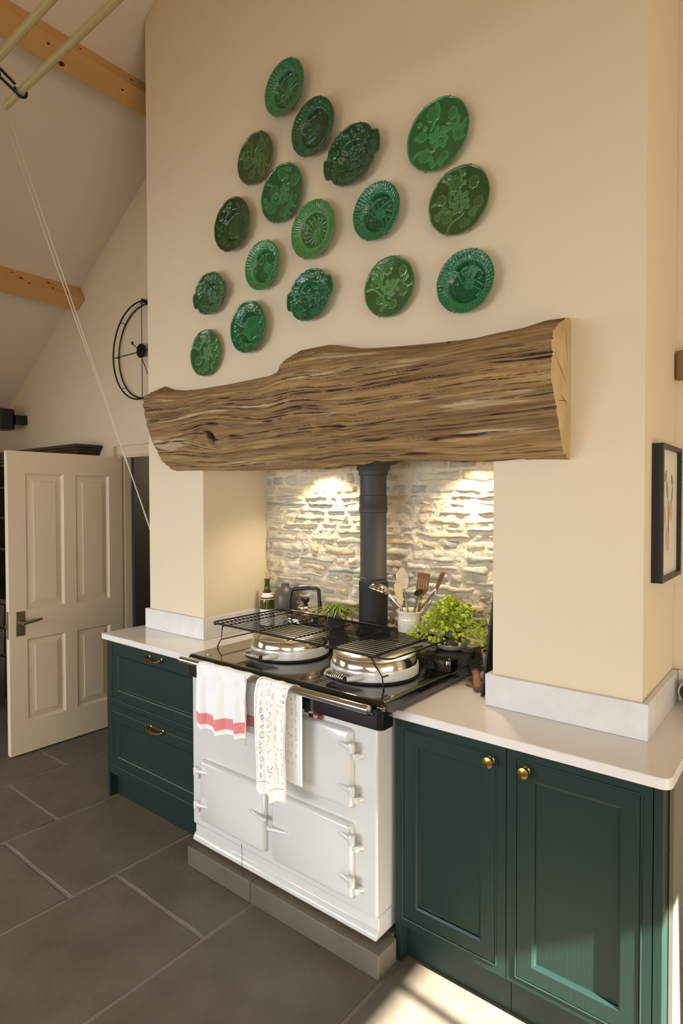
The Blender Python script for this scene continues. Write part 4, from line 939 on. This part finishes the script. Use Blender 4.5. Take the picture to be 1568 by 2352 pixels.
def h_spoonhandle(t, tip, d, s, n):
    blade(t, 'rounded_end', M['wood'], tip-d*.09, d, s, n, [(0, -.006), (0, .006), (.05, .009), (.08, .009), (.088, .006), (.091, 0), (.088, -.006), (.08, -.009), (.05, -.008)], .004); return tip-d*.085
def h_spat(t, tip, d, s, n):
    blade(t, 'spatula_blade', M['silicone'], tip-d*.085, d, s, n, [(-.01, -.006), (-.01, .006), (.01, .014), (.05, .017), (.078, .015), (.085, .006), (.083, -.013), (.05, -.015), (.01, -.013)], .004); return tip-d*.09
def h_skim(t, tip, d, s, n):
    c0_ = tip-d*.055; ol = [(.05*math.cos(a)*1.0, .026*math.sin(a)) for a in [q*2*PI/20 for q in range(20)]]
    build('wire_rim', MB().tube([c0_+d*a+s*b_ for a, b_ in ol], .0016, 6, closed=True), M['chrome2'], t); blade(t, 'grater_face', M['steel'], c0_, d, s, n, [(a*.96, b_*.94) for a, b_ in ol], .0008)
    mm = MB()
    for i in range(-8, 9):
        for q in range(-4, 5):
            a, b_ = i*.0055, q*.0055+(.0027 if i % 2 else 0)
            if (a/.046)**2+(b_/.023)**2 < 1: mm.obox(c0_+d*a+s*b_-n*.0015, d*.0014, s*.0014, n*.001)
    build('raised_teeth', mm, M['chrome2'], t, smooth=0); return c0_-d*.045
def h_ladle(t, tip, d, s, n):
    # deep slotted spoon bowl, open side facing down left
    rt = Vector(_R); up = Vector((0, 0, 1)); axis = (rt*-.35-up*.9).normalized(); c0_ = tip+axis*.012; e1 = axis.cross(Vector(_F)).normalized(); e2 = axis.cross(e1).normalized(); mb = MB(); Vv = []; NA_, NR_ = 28, 9
    for i in range(NA_):
        for q in range(NR_):
            f_ = q/(NR_-1)*PI/2; Vv.append(c0_+e1*.046*math.sin(f_)*math.cos(i*2*PI/NA_)+e2*.035*math.sin(f_)*math.sin(i*2*PI/NA_)-axis*.034*math.cos(f_))
    mb.add(Vv, [(i*NR_+q, ((i+1) % NA_)*NR_+q, ((i+1) % NA_)*NR_+q+1, i*NR_+q+1) for i in range(NA_) for q in range(NR_-1)]); o_ = build('slotted_bowl', mb, M['steel'], t); so = o_.modifiers.new('th', 'SOLIDIFY'); so.thickness = .0012
    sl = MB()
    for q in (-1, 0, 1): sl.obox(c0_-axis*.0325+e1*(.011*q)-Vector(_F)*.004*0, e1*.0014, e2*.011, axis*.003)
    for q in (-1, 0, 1): c3 = c0_-axis*.014+e1*.015*q-Vector(_F)*.0305; sl.obox(c3, e1*.0013, axis*.008, Vector(_F)*.0035)
    build('slot', sl, M['felt'], t, smooth=0); return c0_+e1*(.046 if (e1.dot(rt) > 0) else -.036)
def h_small(t, tip, d, s, n):
    c0_ = tip-d*.01; mb = MB(); mb.lathe([(0, -.018), (.012, -.015), (.019, -.004), (.020, 0)], c0_, 24, m=Matrix.Rotation(.6, 3, 'X')); o_ = build('bowl', mb, M['steel'], t); so = o_.modifiers.new('th', 'SOLIDIFY'); so.thickness = .001; return c0_-d*.012
utensil('slotted_ladle', 'bent steel slotted spoon leaning left over the crock', M['chrome2'], (872, 1352), .16, (-.02, -.01), h_ladle, (.005, .005))
utensil('steel_grater', 'long oval steel grater paddle standing highest in the crock', M['chrome2'], (921, 1299), .225, (-.01, .02), h_skim)
utensil('spatula', 'cream silicone spatula in the crock in front of the grater', M['chrome2'], (912, 1338), .175, (-.008, -.02), h_spat, (.005, .004))
utensil('slotted_turner', 'slotted dark wooden turner in the crock', M['wood'], (974, 1318), .21, (.01, .015), h_turner, (.005, .006))
utensil('wooden_spoon', 'wooden utensil handle pointing furthest right from the crock', M['wood'], (1018, 1314), .20, (.02, .01), h_spoonhandle, (.0045, .005))
utensil('small_ladle', 'small steel ladle in front of the slotted wooden turner', M['chrome2'], (962, 1356), .17, (.01, -.02), h_small, (.005, .004))
tw = at_px(1000, 1352, .19); wt = thing('balloon_whisk', cr0+Vector((.02, -.01, 0)), 'small twiggy whisk leaning right in the crock', 'utensil', 'cooking utensils in the crock')
mm = MB(); r0 = cr0+Vector((.024, -.008, .03)); dd = (tw-r0)
for i in range(7): a = i*2*PI/7; off = Vector((math.cos(a)*.014, math.sin(a)*.010, math.sin(a)*.008)); mm.tube([r0+dd*.35, r0+dd*.7+off, r0+dd*.92+off*.9, r0+dd], .0011, 5)
build('wire_loops', mm, M['chrome2'], wt); build('handle', MB().tube([r0, r0+dd*.4], .005, 8), M['wood'], wt)
# little white pot with terracotta rim
x_, y_ = 1.868, .325
t = thing('small_pot', (x_, y_, ZC), 'small white pot with orange rim beside the leaning black board', 'pot')
build('pot_body', MB().lathe([(0, .0008), (.034, .0008), (.040, .010), (.049, .088), (.0505, .092), (.045, .092), (.042, .080), (0, .078)], (x_, y_, ZC), 36), M['cream'], t)
build('rim_band', MB().lathe([(.0508, .092), (.0512, .096), (.048, .099), (.044, .096), (.045, .092)], (x_, y_, ZC), 36), M['terracotta'], t)
# black slate board leaning on the alcove side
mb = MB(); x0b, x1b = 1.940, 1.9885; zb_, zt_ = ZC+.0012, 1.285
mb.add([(x0b, .052, zb_), (x0b+.010, .052, zb_), (x1b+.002, .075, zt_), (x1b-.008, .075, zt_), (x0b, .395, zb_), (x0b+.010, .395, zb_), (x1b+.002, .385, zt_), (x1b-.008, .385, zt_)], [(0, 1, 2, 3), (7, 6, 5, 4), (0, 4, 5, 1), (3, 2, 6, 7), (0, 3, 7, 4), (1, 5, 6, 2)])
props(build('slate_board', mb, M['slateboard'], origin=(1.95, .2, ZC), smooth=0, bevel=.002), 'black board leaning on the alcove side right of the range', 'board')
# brush lying across the scraps of wood
a0, a1 = Vector((1.913, .088, ZC+.012)), Vector((1.845, .200, ZC+.090))
t = thing('bristle_brush', a0, 'wooden handled brush with dark bristles lying by the leaning board', 'brush')
dv = (a1-a0).normalized(); sv = dv.cross(Vector((0, 0, 1))).normalized(); nv_ = sv.cross(dv)
mb = MB(); prof = [(0, .008), (.01, .0125), (.04, .014), (.07, .013), (.088, .017), (.094, .018)]; V = []
for h_, w_ in prof: V += [a0+dv*h_+sv*w_+nv_*.008, a0+dv*h_-sv*w_+nv_*.008, a0+dv*h_-sv*w_-nv_*.008, a0+dv*h_+sv*w_-nv_*.008]
mb.add(V, [(i*4+j_, i*4+(j_+1) % 4, i*4+4+(j_+1) % 4, i*4+4+j_) for i in range(len(prof)-1) for j_ in range(4)]+[(0, 1, 2, 3), (len(V)-4, len(V)-3, len(V)-2, len(V)-1)])
build('wooden_handle', mb, M['wood'], t, bevel=.004)
br = MB()
for i in range(260):
    q = a0+dv*.082+sv*rnd.uniform(-.016, .016)+nv_*rnd.uniform(-.008, .009); e = q+dv*rnd.uniform(.035, .058)+sv*rnd.gauss(0, .006)+nv_*rnd.gauss(.002, .004); e.z = max(e.z, ZC+.01); br.tube([q, e], .0009, 3)
props(build('bristles', br, M['bristle'], t), kind='stuff')
for (lx, ly, L_, w_, a_, lb_) in ((1.845, .215, .055, .022, .9, 'flat dark offcut of wood under the brush bristles'), (1.872, .128, .06, .012, -.35, 'thin strip of wood under the brush handle')):
    ux, uy = math.cos(a_), math.sin(a_)
    props(build('wood_offcut', MB().obox((lx, ly, ZC+.0045), (ux*L_/2, uy*L_/2, 0), (-uy*w_/2, ux*w_/2, 0), (0, 0, .0035)), M['wood'], origin=(lx, ly, ZC), smooth=0, bevel=.001), lb_, 'wood')

# black round appliance on the right worktop
x_, y_ = 2.549, .388
t = thing('black_gadget', (x_, y_, ZC), 'black round gadget with a steel rim at the far right of the worktop', 'gadget')
build('drum', MB().lathe([(0, -.02), (.034, -.02), (.038, -.014), (.038, .014), (.034, .02), (0, .02)], (x_, y_, ZC+.052), 36, 'y'), M['blackp'], t)
build('steel_rim', MB().lathe([(.038, .010), (.0405, .011), (.0405, .016), (.037, .018)], (x_, y_, ZC+.052), 36, 'y'), M['chrome'], t)
build('stand', MB().box(x_-.02, x_+.02, y_-.018, y_+.018, ZC+.0008, ZC+.02), M['blackp'], t, smooth=0, bevel=.003)
# framed print on the side of the breast
t = thing('framed_print', (W, .24, 1.54), 'black framed botanical print on the right side of the chimney breast', 'picture')
y0, y1, z0, z1 = .095, .400, 1.328, 1.752; xf, xb_ = W+.032, W+.001; fw = .014
for nm, bx_ in (('frame_side', (y0, y0+fw, z0, z1)), ('frame_side', (y1-fw, y1, z0, z1)), ('frame_rail', (y0+fw, y1-fw, z1-fw, z1)), ('frame_rail', (y0+fw, y1-fw, z0, z0+fw))):
    build(nm, MB().box(xb_, xf, bx_[0], bx_[1], bx_[2], bx_[3]), M['blackp'], t, smooth=0)
pm_ = build('print_paper', MB().box(xb_+.004, xb_+.018, y0+fw, y1-fw, z0+fw, z1-fw), M['picmat'], t, smooth=0)
def blob(mt, cy, cz, ry, rz, a, nm):
    V = [(xb_+.0186, cy+ry*math.cos(q)*math.cos(a)-rz*math.sin(q)*math.sin(a), cz+ry*math.cos(q)*math.sin(a)+rz*math.sin(q)*math.cos(a)) for q in [k*2*PI/24 for k in range(24)]]
    build(nm, MB().add(V, [tuple(range(24))]), mt, pm_, smooth=0)
for (cy, cz, ry, rz, a) in ((.20, 1.655, .022, .013, .9), (.30, 1.645, .02, .014, -.8), (.225, 1.612, .012, .03, .35), (.305, 1.60, .010, .03, -.4), (.245, 1.53, .009, .055, .05)): blob(M['leafp'], cy, cz, ry, rz, a, 'printed_leaf')
for (cy, cz, ry, rz, a) in ((.18, 1.525, .026, .04, 0), (.285, 1.545, .024, .034, 0), (.235, 1.455, .028, .042, .1)): blob(M['peach'], cy, cz, ry, rz, a, 'printed_petal')

# ------------------------------------------------------------------ wall clock
t = thing('wall_clock', (-.715, YG, 2.588), 'skeletal black ring wall clock half hidden behind the chimney breast', 'clock')
CX, CZ, CR = -.712, 2.588, .325
def ring(R_, y, r): return MB().tube([(CX+R_*math.cos(a), y, CZ+R_*math.sin(a)) for a in [k*2*PI/72 for k in range(72)]], r, 8, closed=True)
build('outer_ring', ring(CR, YG-.048, .0055), M['iron'], t); build('inner_ring', ring(CR-.012, YG-.012, .0045), M['iron'], t)
sp = MB(); sp.tube([(CX, YG-.03, CZ-CR), (CX, YG-.03, CZ+CR+.02)], .0028, 6); sp.tube([(CX-CR, YG-.03, CZ), (CX+CR, YG-.03, CZ)], .0028, 6); build('spokes', sp, M['iron'], t)
sp = MB()
for k in range(8):
    a = k*PI/4; sp.tube([(CX+CR*math.cos(a), YG-.048, CZ+CR*math.sin(a)), (CX+(CR-.012)*math.cos(a), YG-.012, CZ+(CR-.012)*math.sin(a))], .003, 6)
build('ring_struts', sp, M['iron'], t)
build('hub', MB().lathe([(0, 0), (.045, 0), (.048, .006), (.046, .012), (0, .014)], (CX, YG-.03, CZ), 32, 'y'), M['iron'], t)
hd = MB(); hd.tube([(CX, YG-.05, CZ), (CX-.075, YG-.05, CZ+.055)], .003, 6); hd.lathe([(0, -.002), (.011, -.002), (.011, .002), (0, .002)], (CX-.083, YG-.05, CZ+.062), 16, 'y'); hd.tube([(CX-.083, YG-.05, CZ+.062), (CX-.098, YG-.05, CZ+.074)], [.006, .001], 6); build('hour_hand', hd, M['iron'], t)
build('minute_hand', MB().tube([(CX, YG-.053, CZ), (CX+.10, YG-.053, CZ-.17)], .0025, 6), M['iron'], t)
build('wall_bracket', MB().tube([(CX, YG-.03, CZ+CR+.02), (CX, YG-.001, CZ+CR+.02)], .007, 10).tube([(CX+.03, YG-.04, CZ+CR+.0), (CX+.03, YG-.001, CZ+CR+.0)], .010, 10), M['iron'], t)
# loudspeaker on the gable wall, far left
t = thing('wall_speaker', (-2.5, YG, 2.25), 'small black loudspeaker high on the wall at the left picture edge', 'speaker')
build('cabinet', slab(-2.70, -2.50, .20, .37, .05, [(.006, 2.185), (0, 2.192), (0, 2.35), (.006, 2.357)]), M['blackp'], t)
build('grille', MB().box(-2.69, -2.51, .196, .202, 2.2, 2.345), M['felt'], t, smooth=0)
build('wall_bracket', MB().box(-2.56, -2.49, .36, YG-.001, 2.23, 2.31), M['blackp'], t, smooth=0, bevel=.004)
# dresser behind the door
t = thing('dresser', (-2.0, .3, 0), 'dark oak dresser with cornice behind the open door', 'dresser')
DX0, DX1 = -2.95, -1.27
cn = MB()
for i, (o1, z0_, z1_) in enumerate(((.0, 1.895, 1.925), (.012, 1.925, 1.945), (.03, 1.945, 1.963), (.045, 1.963, 1.985))): cn.box(DX0-0, DX1+o1-.045, .285-o1, YG-.002, z0_, z1_)
build('cornice', cn, M['darkwood'], t, smooth=0, bevel=.003)
up = MB(); up.box(DX1-.075, DX1-.05, .29, YG-.003, .85, 1.895); up.box(DX0, DX0+.025, .29, YG-.003, .85, 1.895); up.box(DX0+.025, DX1-.075, YG-.02, YG-.003, .85, 1.895); build('upper_case', up, M['darkwood'], t, smooth=0)
for z in (1.15, 1.42, 1.68, 1.87): build('shelf', MB().box(DX0+.025, DX1-.075, .295, YG-.02, z, z+.02), M['darkwood'], t, smooth=0)
build('dresser_top', MB().box(DX0, DX1-.02, -.03, YG-.003, .825, .85), M['darkwood'], t, smooth=0, bevel=.004)
build('lower_case', MB().box(DX0+.01, DX1-.05, .0, YG-.003, .06, .825), M['darkwood'], t, smooth=0)
for i in range(3):
    x = DX0+.04+i*.535
    for z0_, z1_ in ((.64, .80), (.43, .62), (.1, .41)):
        d = build('drawer', MB().box(x, x+.51, -.014, -.0005, z0_, z1_), M['darkwood'], t, smooth=0, bevel=.004)
        build('knob', MB().lathe([(.006, 0), (.006, .01), (.014, .018), (.012, .026), (0, .028)], (x+.255, -.014, (z0_+z1_)/2), 16, 'y'), M['brass'], d)
for x in (DX0+.05, DX1-.1):
    for y in (.03, .4): build('foot', MB().lathe([(.03, .0), (.036, .03), (.028, .059)], (x, y, 0), 16), M['darkwood'], t)
bk = MB(); c0 = Vector((-1.93, .14, .8515))
for i in range(7): rr_ = .075+.012*math.sin(i*.5); bk.tube([(c0.x+rr_*math.cos(a), c0.y+rr_*math.sin(a)*.9, c0.z+.007+i*.0115) for a in [k*2*PI/36 for k in range(36)]], .0066, 6, closed=True)
bk.lathe([(0, 0), (.075, 0), (.075, .006), (0, .006)], tuple(c0), 24)
props(build('basket', bk, M['rush'], origin=tuple(c0)), 'small woven brown basket on the dresser at the left edge', 'basket')

# ------------------------------------------------------------------ clothes airer, cord and cleat
t = thing('ceiling_airer', (1.6, -1.14, 2.8), 'pale wooden laths of a hanging clothes airer with black iron end bracket', 'airer')
for yy_, zz_ in ((-1.093, 2.80), (-1.193, 2.80)): build('lath', MB().box(.895 if yy_ > -1.15 else .90, 3.2, yy_-.009, yy_+.009, zz_-.0095, zz_+.0095), M['pale_lath'], t, smooth=0, bevel=.006, seg=3)
xk = 1.008
def arc(y0_, z0_, y1_, z1_, lift, n=12): return [(xk, y0_+(y1_-y0_)*k/n, z0_+(z1_-z0_)*k/n+lift*math.sin(PI*k/n)) for k in range(n+1)]
ib = MB(); ib.tube([(xk, -1.093+.0165*math.cos(a), 2.80+.0165*math.sin(a)) for a in [1.2-q*.35 for q in range(14)]], .0042, 8)
def bar(z0_, z1_, n=14): return [(xk, -1.108-(.30)*k/n, z0_+(z1_-z0_)*math.sin(PI*k/n)) for k in range(n+1)]
ib.tube(bar(2.812, 2.866), .0042, 8); ib.tube(bar(2.790, 2.838), .0042, 8)
for y, z in ((-1.15, 2.823), (-1.19, 2.834), (-1.23, 2.84)): ib.tube([(xk, y, z-.012), (xk, y-.006, z+.014)], .0035, 6)
build('iron_bracket', ib, M['iron'], t)
cp_ = Vector((-.018, .035, 1.365)); pl_ = Vector((-.575, -.535, 3.79))
def rope(p0, p1, nm='strand', r=.0033):
    return MB().tube([p0+(p1-p0)*(k/24) for k in range(25)], r, 6)
t = thing('airer_cord', cp_, 'pair of off-white cords slanting from the ceiling down to the chimney side', 'cord')
build('cord_strand', rope(cp_, pl_+Vector((.03, 0, 0))), M['rope'], t); build('cord_strand', rope(cp_+Vector((-.004, 0, .02)), pl_+Vector((-.03, .0, 0))), M['rope'], t)
build('cord_wrap', MB().tube([cp_+Vector((.006*math.sin(a*1.0), .012*math.cos(a), -.05+.09*a/25)) for a in [q*.35 for q in range(72)]], .0035, 6), M['rope'], t)
t = thing('cord_cleat', (-.001, .035, 1.36), 'small cleat on the left side of the chimney breast holding the cord', 'cleat')
build('cleat_body', MB().tube([(-.012, .035, 1.30), (-.016, .035, 1.33), (-.016, .035, 1.39), (-.012, .035, 1.42)], [.004, .006, .006, .004], 8).tube([(-.016, .035, 1.36), (-.0005, .035, 1.36)], .008, 10), M['iron'], t)
t = thing('cord_pulley', (pl_.x, pl_.y, pl_.z), 'small black pulley fixed to the sloping ceiling above the cord', 'pulley')
build('pulley_block', MB().lathe([(0, -.008), (.022, -.008), (.018, 0), (.022, .008), (0, .008)], tuple(pl_+Vector((0, 0, .0))), 20, 'y').tube([pl_, Vector((pl_.x, pl_.y, ceil_z(pl_.x)-.001))], .006, 8), M['iron'], t)
